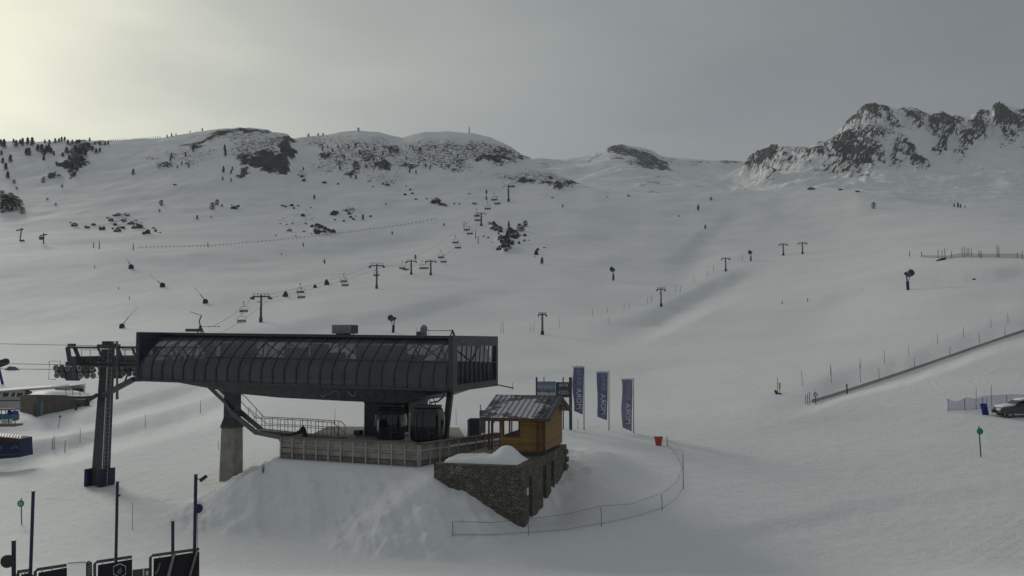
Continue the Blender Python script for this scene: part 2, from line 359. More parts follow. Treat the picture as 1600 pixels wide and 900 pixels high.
# ------------------------------------------------------------------ terrain tables: column u -> (v, Y)
TAB = {
 -700: [(905,24),(900,38),(790,66),(715,84),(650,108),(638,132),(605,165),(570,210),(535,262),(500,330),(450,420),(400,510),(380,560),(340,710),(300,850),(262,980),(222,1120)],
 0: [(905,24),(900,38),(800,58),(772,66),(715,83),(650,106),(638,130),(620,150),(600,168),(570,205),(535,255),(500,315),(450,395),(400,480),(380,530),(340,680),(300,820),(260,950),(222,1090)],
 165: [(905,24),(900,39),(830,52),(772,72.6),(715,85),(660,104),(636,128),(620,144),(600,158),(570,200),(535,250),(505,290),(450,380),(400,465),(380,525),(340,670),(300,815),(260,945),(218,1100)],
 350: [(905,24),(900,40),(815,53),(757,68),(700,88),(660,105),(620,138),(570,195),(545,215),(503,235),(480,272),(450,345),(420,410),(385,510),(350,640),(300,800),(260,940),(201,1150)],
 600: [(905,24),(900,40.5),(830,47),(760,56),(700,67),(650,83),(620,100),(590,128),(560,165),(535,200),(518,225),(480,275),(451,322),(428,430),(400,540),(350,720),(300,900),(250,1080),(207,1220)],
 800: [(905,24),(900,40),(826,46.9),(770,53),(725,59),(680,68),(650,83),(620,103),(590,133),(560,172),(535,206),(500,270),(450,365),(420,440),(400,490),(370,585),(330,720),(310,840),(285,980),(260,1150),(235,1300)],
 950: [(905,24),(900,40),(820,47.2),(760,55),(720,62),(690,70),(660,85),(630,104),(600,130),(565,170),(535,212),(500,280),(470,335),(437,370),(410,470),(380,560),(350,660),(320,780),(301,880)],
 1070: [(905,24),(900,41),(795,51),(750,58),(700,69),(660,84),(630,102),(600,126),(565,165),(535,202),(500,262),(478,320),(450,385),(423,450),(400,520),(370,620),(340,720),(301,860)],
 1250: [(905,24),(900,42),(800,52),(713,67),(670,79),(630,88),(600,110),(565,143),(535,180),(500,235),(450,345),(420,440),(397,545),(370,640),(330,760),(293,900)],
 1450: [(905,24),(900,42),(800,52),(713,67),(660,78),(640,84),(600,103),(560,125),(535,145),(500,178),(453,226),(405,300),(380,380),(350,500),(318,680)],
 1600: [(905,24),(900,42),(800,51),(713,66),(650,80),(600,98),(560,118),(535,134),(515,150),(480,188),(430,242),(405,280),(380,350),(350,470),(335,600)],
 2300: [(905,24),(900,42),(800,51),(713,65),(640,80),(600,95),(560,112),(535,128),(515,145),(480,180),(430,232),(405,270),(380,340),(350,460),(338,600)]}
NC = 820; U0, U1 = -640.0, 2250.0
us = np.linspace(U0, U1, NC); A = (us-800)/F
def colinterp(cols, u):
    ks = sorted(cols); i = int(np.clip(np.searchsorted(ks, u)-1, 0, len(ks)-2)); t = np.clip((u-ks[i])/(ks[i+1]-ks[i]), 0, 1); t = t*1.0
    return ks[i], ks[i+1], t
# nominal (u, logY) grid of the tangent of elevation, blurred
LY = np.linspace(math.log(24), math.log(1420), 700)
G0 = {}
YR = {}
for k, pts in TAB.items():
    ly = np.log([p[1] for p in pts]); te = np.array([tanE(p[0]) for p in pts])
    g = np.interp(LY, ly, te)
    G0[k] = g; YR[k] = pts[-1][1]
G = np.zeros((len(LY), NC)); Yr = np.zeros(NC)
for j, u in enumerate(us):
    a, b_, t = colinterp(TAB, u); G[:, j] = G0[a]*(1-t)+G0[b_]*t; Yr[j] = YR[a]*(1-t)+YR[b_]*t
G = blur(G, 30, 7)
Yr = blur(Yr[None, :], 12, 0.4)[0]
SKY_A = [(-700,226),(-300,224),(0,221),(60,222),(130,219),(200,218),(250,215),(300,207),(350,201),(390,199),(415,202),(430,206),(449,209),(456,216),(480,214),(500,211),(530,206),(560,204),(590,206),(612,212),(628,216),(642,211),(660,207),(700,205),(740,208),(765,214),(790,226),(812,240),(828,247),(860,268),(900,287),(950,297),(1000,302),(1080,302),(1150,298),(1200,295),(1260,293),(1300,294),(1340,297),(1400,311),(1450,319),(1500,324),(1560,329),(1600,334),(1800,338),(2300,340)]
def skyline(pts, ulin):
    aa = [(u-800)/(F*CP-(450-v)*SP)*F+800 for u, v in pts]; te = [tanE(v) for u, v in pts]
    return np.interp(ulin, aa, te)
skA = skyline(SKY_A, us)
# rows: s in [0,1] up to the crest, then over the back
NR = 760
lnear = math.log(24)
rowsY = np.zeros((NR, NC))
for j in range(NC): rowsY[:, j] = np.exp(np.linspace(lnear, math.log(Yr[j]), NR))
TE = np.zeros((NR, NC))
for j in range(NC):
    TE[:, j] = np.interp(np.log(rowsY[:, j]), LY, G[:, j])
    w = sstep(math.log(0.62*Yr[j]), math.log(Yr[j]), np.log(rowsY[:, j]))
    TE[:, j] += w*(skA[j]-TE[-1, j])
Z = TE*rowsY; X = A[None, :]*rowsY; Y = rowsY
# undulation
Z += fbm(X/90, Y/90, 4, 3)*0.0052*np.clip(Y-90, 0, 500)*(1-0.8*sstep(0.9, 1.0, np.linspace(0, 1, NR)**1)[:, None])
Z += fbm(X/9, Y/9, 4, 9)*0.08
Upx, Vpx = proj(X, Y, Z)
# banks along the pistes: (polyline of pixels of the crest line, drop in metres, width px, recovery px)
def bank(line, amp, w, rec=3.0, side=1):
    global Z
    lu = [p[0] for p in line]; lv = [p[1] for p in line]
    ug = np.arange(lu[0]-200, lu[-1]+200, 4.0); vg = np.interp(ug, lu, lv); vg = blur(vg[None, :], 9, .4)[0]
    vl = np.interp(Upx, ug, vg)+fbm(Upx/70, Upx*0, 3, int(lv[0]))*5; d = Vpx-vl
    fl = min(150, (lu[-1]-lu[0])*0.4)
    ends = (sstep(lu[0]-10, lu[0]+fl, Upx) if lu[0] > 20 else 1.0)*((1-sstep(lu[-1]-fl, lu[-1]+10, Upx)) if lu[-1] < 1590 else 1.0)
    amp = amp*0.85*(1+0.5*fbm(X/40, Y/40, 2, int(w)))
    prof = sstep(0, w*1.3, d)*(1-sstep(w*1.3, w*(1.3+rec*1.6), d))
    Z = Z-amp*prof*ends*side
bank([(920,503),(980,492),(1040,476),(1090,446),(1130,423),(1180,408),(1250,396)], 3.0, 15, 1.6)
bank([(0,694),(60,684),(110,672),(160,660),(240,640),(340,612),(420,590)], 1.6, 13, 2)
bank([(0,655),(140,640),(260,606),(420,560)], 1.0, 10, 2)
bank([(150,392),(330,389),(440,379),(560,362),(680,344),(760,330)], 4.0, 16, 2)
bank([(0,480),(150,478),(330,455),(520,430)], 1.6, 18, 3)
bank([(330,510),(420,500),(620,478),(760,440),(900,425)], 1.8, 16, 3)
bank([(1180,480),(1330,446),(1450,428),(1600,408)], 2.0, 14, 3)
bank([(1040,412),(1075,370),(1105,340),(1140,318),(1190,303)], 2.6, 20, 2)
bank([(1190,607),(1262,592),(1380,556),(1480,526),(1600,484)], 1.25, 22, 0.8)
bank([(560,600),(700,585),(900,575),(1150,545)], 0.7, 16, 3)
bank([(880,408),(1000,398),(1150,384)], 2.2, 10, 3)
bank([(640,862),(900,852),(1150,822),(1350,775),(1600,742)], 0.15, 20, 3)
bank([(1120,690),(1200,660),(1330,640),(1460,640)], 0.16, 14, 3)
bank([(900,330),(980,318),(1060,322),(1130,340)], 3.0, 14, 3)
bank([(300,430),(450,420),(600,395),(700,384)], 2.4, 16, 3)
# the mound the station deck stands on
def pdist(px, py, poly):
    n = len(poly); best = np.full(px.shape, 1e9); inside = np.zeros(px.shape, bool)
    for i in range(n):
        x0, y0 = poly[i]; x1, y1 = poly[(i+1) % n]; dx, dy = x1-x0, y1-y0
        t = np.clip(((px-x0)*dx+(py-y0)*dy)/(dx*dx+dy*dy), 0, 1)
        best = np.minimum(best, np.hypot(px-x0-t*dx, py-y0-t*dy))
        c = ((y0 > py) != (y1 > py)) & (px < (x1-x0)*(py-y0)/(y1-y0+1e-12)+x0); inside ^= c
    return np.where(inside, -best, best)
near = Y < 110
MP = [(-14.7, 55.6), (-5.6, 51.6), (-4.3, 48.5), (-3.0, 50.6), (1.8, 58.5), (2.5, 66), (-3, 74), (-14.6, 74)]
d = pdist(X, Y, MP)
lump = fbm(X/1.5, Y/1.5, 6, 5, .66)*0.30+fbm(X*0.9+Y*0.3, Y*0.12, 4, 41)*0.35+np.abs(fbm(X*1.6, Y*1.6, 3, 51))*0.13
mz = -7.26-0.52*np.clip(d-0.15, 0, None)+np.clip(-d, 0, 3)*0.05+lump*sstep(0.3, 2.0, d)*(1-sstep(5.5, 8, d))
mz = np.where(d < 0, np.minimum(mz, -7.0), mz)
k = 0.35
hh = np.clip(0.5+0.5*(mz-Z)/k, 0, 1); Zm = Z*(1-hh)+mz*hh+k*hh*(1-hh)
Z = np.where(near & (d < 14), Zm, Z)
# bank right of the stone base, rising to the plateau behind
Z += np.where(near, 1.15*np.exp(-(((X-5.6)/2.6)**2+((Y-59.5)/4.5)**2)), 0)
Z += np.where(near, -0.45*np.exp(-(((X-2.6)/1.2)**2+((Y-50)/2.5)**2)), 0)
# keep the snow under the deck boards
deckd = pdist(X, Y, [(-14.3, 56.2), (-5.4, 52.4), (-1.0, 58.2), (2, 70), (-13, 73)])
Z = np.where((deckd < 0) & near, np.minimum(Z, -7.0), Z)
# rock attribute
ROCK = [ # u, v, ru, rv, strength, tilt
 (560,244,66,28,.46,0),(690,240,68,24,.49,0),(360,212,60,9,.45,0),(510,222,60,9,.40,0),(1170,290,1,1,.1,0),(775,240,44,16,.52,.25),(300,244,40,18,.36,0),(405,236,46,28,.46,0),(830,277,60,12,.45,0),(885,287,50,7,.52,0),(60,240,60,14,.25,0),(520,262,40,16,.40,0),(600,275,40,14,.36,0),(640,250,40,20,.40,0),(470,345,60,14,.28,0),(200,350,60,10,.30,0),
 (420,252,34,14,1.05,0),(400,258,22,9,1.1,0),(430,262,24,8,1.1,0),(448,238,9,26,1.0,0),(452,215,10,8,.8,0),(432,222,10,14,.55,0),(395,240,26,7,.55,0),(380,273,10,6,.85,0),(377,246,12,5,.8,0),
 (385,203,32,4,.85,0),(350,210,22,5,.85,0),(325,218,18,6,.85,-.3),(305,226,10,4,.7,0),(410,207,14,5,.6,0),(290,227,10,3,.5,0),
 (255,256,12,6,.55,0),(268,246,8,8,.5,0),(290,254,8,6,.55,0),(232,248,14,4,.45,0),
 (122,243,14,20,.9,.3),(132,228,12,12,.8,0),(105,262,13,5,.95,0),(85,276,12,4,.9,0),(118,268,6,13,.75,.3),(155,224,18,4,.6,0),(70,284,6,4,.6,0),(75,268,5,6,.4,0),
 (514,241,9,8,.75,0),(500,227,6,5,.6,0),(525,250,7,10,.6,-.4),(551,262,9,14,.7,0),(553,275,9,5,.75,0),(597,258,16,7,.8,0),(575,247,16,8,.6,0),(612,236,18,8,.62,0),(640,262,8,6,.7,0),(555,226,18,5,.5,0),(540,220,30,8,.38,0),
 (590,225,30,12,.40,0),(575,270,20,5,.3,0),(605,287,5,4,.6,0),(640,232,10,10,.4,0),(660,250,16,14,.48,0),(690,258,14,10,.5,0),(700,228,34,10,.45,0),(740,232,30,12,.52,0),(770,246,26,7,.85,0),(720,258,22,8,.55,0),(790,236,22,8,.62,0),(812,246,14,5,.7,0),(745,220,24,6,.4,0),(680,240,20,6,.45,0),
 (820,282,9,5,.95,0),(852,284,9,6,.9,0),(872,292,10,4,.9,0),(905,287,22,4,.8,0),(835,270,20,8,.42,0),(870,280,26,5,.4,0),
 (685,315,10,4,.9,.3),(740,272,12,3,.3,0),(500,361,9,4,.8,0),(545,332,7,5,.5,0),(215,352,10,6,.55,0),(195,345,14,4,.4,0),(180,358,8,4,.45,0),
 (800,366,9,6,.8,0),(788,382,9,9,.9,0),(775,357,11,4,.85,.3),(450,322,12,3,.4,0),(470,272,12,8,.45,0),(530,283,10,4,.3,0)]
def rockmask(U, V, L, gain=0.95):
    m_ = np.zeros_like(U)
    for (u, v, ru, rv, s, tl) in L:
        sel = (np.abs(U-u) < ru*2.2+40) & (np.abs(V-v) < rv*2.6+30)
        du = (U[sel]-u); dv = (V[sel]-v)-tl*du
        r2 = (du/ru)**2+(dv/rv)**2
        m_[sel] = np.maximum(m_[sel], gain*s*np.clip(1.2-0.62*r2, 0, 1))
    return m_
Upx, Vpx = proj(X, Y, Z)
rock = np.where(Y > 300, rockmask(Upx+fbm(X/20, Y/28, 4, 15)*16, Vpx+fbm(X/16, Y/30, 4, 19)*9, ROCK), 0)
scar = sstep(0.1, 0.8, rock)
Z += scar*(ridged(X/20, Y/30, 5, 5)*5.5+fbm(X/6, Y/7, 4, 8)*4.0)*np.where(Y > 0.93*Yr[None, :], 0.45, 1.0)
Z += fbm(X/25, Y/40, 4, 77)*1.6*sstep(500, 900, Y)
Upx, Vpx = proj(X, Y, Z)
# dirt attribute (near grit, thin snow, and shading painted on the bank by the base)
dirt_shade = rockmask(Upx, Vpx, gain=1.0, L=[(905,735,30,40,.40,0),(925,700,16,20,.36,0),(250,780,60,5,.42,0),(90,780,30,4,.40,0),(330,755,26,10,.45,0),(460,665,60,4,.3,0),(380,740,60,9,.45,-.5),(870,770,20,12,.3,0),(190,772,30,5,.35,0),(570,690,20,6,.3,0)])
dirt_shade = np.where(Y < 95, dirt_shade, 0)
# back side of the crest + apron towards the viewer
NB = 14
backY = np.array([Yr*(1+0.02*(i+1)**1.6) for i in range(NB)])
backZ = np.array([Z[-1]-Yr*(0.0022*(i+1)**1.9) for i in range(NB)])
frontY = np.array([np.full(NC, y) for y in (0.5, 4, 9, 14, 19)])
frontZ = np.array([Z[0]*0+Z[0] for y in range(5)])
fX = A[None, :]*frontY; fX[0] = (us-800)/F*3
ZZ = np.vstack([frontZ, Z, backZ]); YY = np.vstack([frontY, Y, backY]); XX = np.vstack([fX, X, A[None, :]*backY])
RK = np.vstack([np.zeros((5, NC)), rock, np.repeat(rock[-1:], NB, 0)]); DT = np.vstack([np.zeros((5, NC)), dirt_shade, np.zeros((NB, NC))])
def grid_object(name, XX, YY, ZZ, attrs, m):
    nr, nc = XX.shape; me = bpy.data.meshes.new(name); nv = nr*nc; nf = (nr-1)*(nc-1)
    me.vertices.add(nv); me.vertices.foreach_set('co', np.stack([XX, YY, ZZ], -1).astype(np.float32).ravel())
    idx = np.arange(nv).reshape(nr, nc)
    q = np.stack([idx[:-1, :-1], idx[:-1, 1:], idx[1:, 1:], idx[1:, :-1]], -1).reshape(-1, 4)
    me.loops.add(nf*4); me.loops.foreach_set('vertex_index', q.ravel().astype(np.int32))
    me.polygons.add(nf); me.polygons.foreach_set('loop_start', np.arange(0, nf*4, 4, dtype=np.int32)); me.polygons.foreach_set('loop_total', np.full(nf, 4, np.int32))
    me.polygons.foreach_set('use_smooth', np.ones(nf, bool)); me.update(calc_edges=True)
    for k2, arr in attrs.items():
        a = me.attributes.new(k2, 'FLOAT', 'POINT'); a.data.foreach_set('value', arr.astype(np.float32).ravel())
    me.materials.append(MAT[m]); o = bpy.data.objects.new(name, me); COL.objects.link(o); o['kind'] = 'structure'; return o
grid_object('snow_ground', XX, YY, ZZ, {'rock': RK, 'dirt_shade': DT}, 'snow_ground')
# ground lookup
def H(x, y):
    a = x/y; j = np.clip((a-A[0])/(A[1]-A[0]), 0, NC-1.001); j0 = int(j); t = j-j0
    def colz(jj):
        return float(np.interp(math.log(max(y, 24)), np.log(Y[:, jj]), Z[:, jj]))
    return colz(j0)*(1-t)+colz(j0+1)*t
def place(u, v, near_=26.0):
    """first point where the sight line through pixel (u, v) meets the snow"""
    d = F*CP-(450-v)*SP; a = (u-800)/d; te = (F*SP+(450-v)*CP)/d
    j = np.clip((a-A[0])/(A[1]-A[0]), 0, NC-1.001); j0 = int(j); t = j-j0
    yy = Y[:, j0]; zz = Z[:, j0]*(1-t)+np.interp(np.log(yy), np.log(Y[:, j0+1]), Z[:, j0+1])*t
    f = zz-te*yy; s = np.where((f[1:] >= 0) & (f[:-1] < 0) & (yy[1:] > near_))[0]
    if len(s) == 0:
        i = int(np.argmax(np.where(yy > near_, f/yy, -9))); y = float(yy[i]); return Vector((a*y, y, float(zz[i])))
    i = s[0]; w = f[i]/(f[i]-f[i+1]); y = float(yy[i]+(yy[i+1]-yy[i])*w)
    return Vector((a*y, y, te*y))
def on_ground(x, y, sink=0.0): return Vector((x, y, H(x, y)-sink))

# ------------------------------------------------------------------ far hills and the rocky peaks
def sheet(name, sky, base_v, Y0, Y1, u0, u1, nc, nr, rocks, m, rough_amp, seed, dip=0.0, ribs=None):
    uu = np.linspace(u0, u1, nc); aa = (uu-800)/F; top = skyline(sky, uu)
    bt = tanE(base_v); s = np.linspace(0, 1, nr)[:, None]
    Yg = Y0+(Y1-Y0)*s; Yg = np.repeat(Yg, nc, 1); prof = s**1.15
    tops = blur(top[None, :], nc*0.045, .4)[0]
    te = bt+(tops[None, :]-bt)*prof+(top-tops)[None, :]*sstep(0.72, 1.0, s)
    Xg = aa[None, :]*Yg; Zg = te*Yg
    amp = rough_amp*(0.25+0.75*sstep(0.15, 0.6, s))*np.where(s > 0.93, 1-(s-0.93)/0.07*0.75, 1)
    Zg = Zg+amp*(fbm(Xg/130, Yg/130, 5, seed))
    U, V = proj(Xg, Yg, Zg); rk = rockmask(U+fbm(Xg/60, Zg/40, 4, 33)*20, V+fbm(Xg/50, Zg/40, 4, 37)*12, [(a, b_, c*1.12, d_*1.12, e, f) for a, b_, c, d_, e, f in rocks], 0.93 if ribs else 1.0)
    if ribs:   # couloirs and rock ribs running down and to the left
        q = (Xg*0.94+Yg*0.30+Zg*0.55)
        rb = ridged(q/80, (Zg-Xg*0.3)/300, 6, seed+3)
        g = sstep(0.05, 0.6, rk)
        Zg = Zg+ribs*rb*(0.03+0.97*g)*amp/rough_amp
        Zg = Zg+ribs*0.50*ridged(q/20, Zg/50, 5, seed+9)*g*np.where(s > .93, .8, 1)
        rk = rk+np.clip(rb, -0.6, 0.8)*0.30*g
        gx = np.gradient(Zg, axis=1)/np.maximum(np.gradient(Xg, axis=1), 0.1)
        rk = rk+np.clip(-gx*0.10, -0.15, 0.2)*g
    else:
        Zg = Zg+sstep(0.1, 0.8, rk)*ridged(Xg/40, Yg/40, 4, seed+5)*rough_amp*0.35*amp/rough_amp
    nb = 8; bY = np.array([Yg[-1]*(1+0.02*(i+1)**1.5) for i in range(nb)]); bZ = np.array([Zg[-1]-Yg[-1]*0.006*(i+1)**1.5 for i in range(nb)])
    XX = np.vstack([Xg, aa[None, :]*bY]); YY = np.vstack([Yg, bY]); ZZ = np.vstack([Zg, bZ])
    return grid_object(name, XX, YY, ZZ, {'rock': np.vstack([rk, np.repeat(rk[-1:], nb, 0)]), 'dirt_shade': XX*0}, m)
sheet('hills', [(700,262),(800,252),(830,248),(845,247),(860,249),(880,250),(900,247),(925,243),(940,237),(955,229),(970,226),(985,228),(1003,230),(1020,235),(1032,244),(1060,248),(1100,250),(1130,251),(1160,253),(1230,256),(1330,262),(1420,275)],
      318, 1250, 2500, 660, 1420, 460, 260,
      [(985,240,36,10,.62,.12),(960,234,14,7,.7,0),(1012,248,24,12,.68,.3),(1035,256,16,7,.66,.4),(1000,256,20,5,.5,.2),(930,245,14,5,.4,0),(1020,283,12,5,.45,0),(1025,300,10,3,.4,0),(1100,252,30,3,.4,0),(870,251,30,3,.4,0),(1140,254,20,4,.5,0),(840,262,18,8,.4,0),(1030,250,40,3,.4,.1),(975,228,14,4,.6,0)],
      'far_ground', 16, 61)
sheet('mountain', [(860,345),(960,328),(1040,308),(1100,290),(1140,274),(1163,262),(1172,258),(1183,247),(1195,238),(1210,229),(1222,227),(1240,228),(1262,229),(1275,224),(1290,220),(1305,215),(1315,203),(1325,192),(1335,183),(1345,176),(1353,168),(1365,164),(1378,164),(1392,168),(1405,172),(1412,170),(1430,173),(1446,174),(1456,178),(1466,177),(1473,177),(1482,181),(1498,184),(1520,180),(1538,179),(1548,178),(1553,170),(1562,163),(1570,168),(1582,168),(1595,174),(1620,176),(1680,196),(1760,188),(1850,230),(1950,260)],
      352, 1000, 2100, 860, 1960, 920, 480,
      [(1182,266,18,9,.58,-.3),(1215,266,26,10,.50,-.3),(1192,256,12,16,.78,-.4),(1205,243,16,12,.68,0),(1225,262,14,7,.5,0),(1180,264,12,6,.62,0),(1235,238,22,8,.40,0),(1270,245,30,9,.45,-.5),(1285,258,14,8,.5,-.5),
       (1330,200,18,26,.72,-.6),(1350,185,24,18,.66,-.4),(1318,230,26,24,.74,-.4),(1345,240,28,26,.66,0),(1325,258,34,14,.66,0),(1360,215,24,22,.66,0),(1355,268,8,12,.5,0),(1380,200,22,12,.56,0),(1375,175,24,9,.50,0),(1300,262,18,10,.55,0),
       (1398,245,16,14,.56,-.5),(1432,250,10,10,.74,0),(1415,236,14,12,.62,0),(1435,190,20,12,.58,-.4),(1420,178,22,7,.45,0),(1470,185,12,10,.70,0),(1460,205,14,12,.58,-.5),(1478,215,14,10,.55,0),(1472,235,8,12,.66,0),(1455,220,10,6,.6,0),(1490,195,14,9,.55,0),
       (1528,200,10,20,.62,-.4),(1515,225,12,14,.62,-.4),(1505,245,8,8,.62,-.4),(1535,190,10,8,.5,0),(1560,182,14,14,.82,0),(1555,175,8,10,.75,0),(1585,195,24,9,.68,.2),(1575,215,14,12,.5,0),(1597,182,20,8,.6,0),(1600,235,10,10,.4,0),
       (1640,200,40,24,.6,0),(1750,210,60,26,.6,0),(1500,290,40,4,.22,0),(1530,265,30,5,.25,0)],
      'peak_ground', 28, 91, ribs=30)
# ================================================================== OBJECTS
V = Vector
GU = V((0, 0, 1))
# station frame: t along the front, s towards the back, z absolute
SA = V((0.9497, -0.3130, 0)); SB = V((0.3130, 0.9497, 0)); S0 = V((-27.8, 65.6, 0))
def ztop(t): return 0.74-0.0130*t
def S(t, s, z): return S0+SA*t+SB*s+V((0, 0, z))
def ST(t, s, h): return S(t, s, ztop(t)-3.62+h)      # h above the bottom edge of the shell

# ---------------------------------------------------------------- gondola station
st = thing('gondola_station', 'long dark glazed gondola lift station standing on a dark column and a concrete pillar', 'lift station', S(12.6, 5, -6.6))
L = 25.24; D = 8.9
def front_s(h): return 2.7*max(0.0, (h-0.9)/2.55)**1.8
hs = [0.12+3.33*i/10 for i in range(11)]
mb = MB()
for i in range(10):
    for j in range(12):
        t0 = 0.35+j*(L-0.7)/12; t1 = 0.35+(j+1)*(L-0.7)/12
        mb.quad(ST(t0, front_s(hs[i])+.06, hs[i]), ST(t1, front_s(hs[i])+.06, hs[i]), ST(t1, front_s(hs[i+1])+.06, hs[i+1]), ST(t0, front_s(hs[i+1])+.06, hs[i+1]))
mb.build('curved_glazing', 'tinted_glass', st, smooth=True)
nr_ = 27
for k2 in range(nr_):
    t = 0.5+k2*(L-1.0)/(nr_-1); mb = MB()
    for i in range(10):
        mb.beam(ST(t, front_s(hs[i]), hs[i]), ST(t, front_s(hs[i+1]), hs[i+1]), 0.06, 0.075, SA)
    mb.build('rib', 'dark_steel', st)
mb = MB(); mb.beam(ST(0.3, -0.02, 0.10), ST(L-.3, -0.02, 0.10), 0.14, 0.16); mb.build('bottom_rail', 'dark_steel', st)
mb = MB(); mb.beam(ST(0.3, front_s(1.95)-.03, 1.95), ST(L-.3, front_s(1.95)-.03, 1.95), 0.05, 0.05); mb.build('mid_rail', 'dark_steel', st)
# roof with a raised lip
mb = MB(); mb.prism([ST(0.3, 2.55, 3.42), ST(0.3, D-2.4, 3.42), ST(0.3, D-2.4, 3.58), ST(0.3, 2.45, 3.58)], ST(L-.3, 0, 0)-ST(.3, 0, 0)); mb.build('roof', 'navy_panel', st)
mb = MB(); mb.beam(ST(0.3, 2.42, 3.53), ST(L-.3, 2.42, 3.53), 0.10, 0.20); mb.build('roof_lip', 'galvanised' if False else 'navy_panel', st)
# rear side: opaque below, window band with crossed braces above
def rear_s(h): return D-front_s(h)
mb = MB(); mb.prism([ST(.3, D-.1, .1), ST(.3, D-.25, .1), ST(.3, rear_s(1.75)-.15, 1.75), ST(.3, rear_s(1.75), 1.75)], SA*(L-.6)+V((0, 0, -0.013*(L-.6)))); mb.build('rear_wall', 'dark_steel', st)
mb = MB(); mb.prism([ST(.3, rear_s(2.95), 2.95), ST(.3, rear_s(2.95)-.12, 2.95), ST(.3, rear_s(3.42)-.12, 3.42), ST(.3, rear_s(3.42), 3.42)], SA*(L-.6)+V((0, 0, -0.013*(L-.6)))); mb.build('rear_fascia', 'dark_steel', st)
mb = MB(); mb.quad(ST(.3, rear_s(1.75)-.05, 1.75), ST(L-.3, rear_s(1.75)-.05, 1.75), ST(L-.3, rear_s(2.95)-.05, 2.95), ST(.3, rear_s(2.95)-.05, 2.95)); mb.build('rear_glazing', 'end_glass', st)
nz_ = 21
for k2 in range(nz_):
    t = 0.8+k2*(L-1.6)/nz_; t1 = t+(L-1.6)/nz_; mb = MB(); u_ = k2 % 2 == 0
    mb.beam(ST(t, rear_s(1.75 if u_ else 2.95)-.2, 1.75 if u_ else 2.95), ST(t1, rear_s(2.95 if u_ else 1.75)-.2, 2.95 if u_ else 1.75), 0.10, 0.10)
    mb.build('cross_brace', 'dark_steel', st)
for k2 in range(12):
    t = 1.0+k2*1.95; mb = MB(); mb.beam(ST(t, 1.0, 1.9), ST(t+1.0, 2.3, 2.95), .07, .07); mb.beam(ST(t+1.95, 1.0, 1.9), ST(t+.95, 2.3, 2.95), .07, .07); mb.build('front_brace', 'dark_steel', st)
# floor of the shell and the machinery seen dimly inside
mb = MB(); mb.prism([ST(.3, .2, .02), ST(.3, D-.2, .02), ST(.3, D-.2, .14), ST(.3, .2, .14)], SA*(L-.6)+V((0, 0, -0.013*(L-.6)))); mb.build('shell_floor', 'dark_steel', st)
mb = MB()
for (t, w, s, h0, h1) in [(5.3, 1.3, 4.6, .3, 2.9), (6.5, .9, 4.2, .3, 2.95), (10.9, 1.0, 4.4, 1.6, 2.6), (12.6, .5, 4.8, 1.5, 2.9), (14.0, .6, 4.8, 1.5, 2.3), (16.6, 1.2, 5, .3, 2.9), (18.4, 1.7, 5, .3, 2.9), (20.6, 2.2, 4.6, .3, 1.7), (20.3, .9, 4.6, 1.9, 2.25)]:
    mb = MB(); mb.box(ST(t, s, (h0+h1)/2), (w, 1.8, h1-h0), SA, SB); mb.build('machine_unit', 'rubber', st)
for t in (3, 5, 7, 10, 12, 13.5, 17, 22):
    mb = MB(); mb.box(ST(t, 3.2, 1.1), (1.4, .8, 1.2), SA, SB); mb.build('drive_unit', 'rubber', st)
for s_ in (1.9, 8.2):
    mb = MB(); mb.beam(ST(1, s_, .95), ST(L-1, s_, .95), .35, .9); mb.build('conveyor_beam', 'dark_steel', st)
for t in np.arange(1.8, L-1, 1.05):
    mb = MB(); c = ST(float(t), 1.6, 1.6); mb.tube([c-SB*.06, c+SB*.06], .24, 12); mb.build('drive_tyre', 'rubber', st)
# end frames
def end_frame(t0, name, solid):
    g = .42; mb = MB(); z0, z1 = -0.02, 3.64
    th = .32
    if solid:
        prof_ = [(-.0, z0)]+[(0, z1), (D, z1), (D, z0), (1.2, z0)]
        mb.box(ST(t0+th/2, D/2, 3.29), (th, D, .70), SA, SB); mb.box(ST(t0+th/2, D/2, .75), (th, D, 1.54), SA, SB)
        fr_ = [(front_s(h)+.42, h) for h in np.linspace(1.5, 2.96, 8)]
        mb.prism([ST(t0, 0, 1.5)]+[ST(t0, a_, b2_) for a_, b2_ in fr_]+[ST(t0, 0, 2.96)], SA*th)
        mb.prism([ST(t0, D, 1.5)]+[ST(t0, D-a_, b2_) for a_, b2_ in fr_]+[ST(t0, D, 2.96)], SA*th)
        ob = mb.build(name, 'navy_panel', st, bevel=.05)
    else:
        for (s0, s1, h0, h1) in ((0, .75, z0, z1), (D-.35, D, z0, z1), (.75, D-.35, 2.95, z1), (.75, D-.35, z0, .42)):
            mb.box(ST(t0+th/2, (s0+s1)/2, (h0+h1)/2), (th, s1-s0, h1-h0), SA, SB)
        ob = mb.build(name, 'dark_steel', st)
    return ob
end_frame(0, 'end_panel', True)
for s_ in (2.6, 7.4):
    mb = MB(); mb.box(ST(-.02, s_, .85), (.1, 2.2, 1.3), SA, SB); mb.build('cabin_opening', 'rubber', st)
mb = MB(); mb.quad(ST(.12, .5, 1.5), ST(.12, D-.5, 1.5), ST(.12, D-2.4, 2.96), ST(.12, 2.4, 2.96)); mb.build('end_glazing', 'end_glass', st)
ef = end_frame(L-.32, 'end_frame', False)
mb = MB(); mb.quad(ST(L-.2, .75, .42), ST(L-.2, D-.35, .42), ST(L-.2, D-.35, 2.95), ST(L-.2, .75, 2.95)); mb.build('end_glazing', 'end_glass', st)
for k2 in range(1, 9):
    s = .75+k2*(D-1.1)/9; mb = MB(); mb.tube([ST(L+.02, s-.16+.28*(i/6-.5)**2*2, .42+2.53*i/6) for i in range(7)], .045, 6); mb.build('mullion', 'dark_steel', st)
mb = MB(); mb.beam(ST(L-.05, .8, 1.75), ST(L-.05, D-.4, 1.75), .04, .05); mb.build('end_rail', 'dark_steel', st)
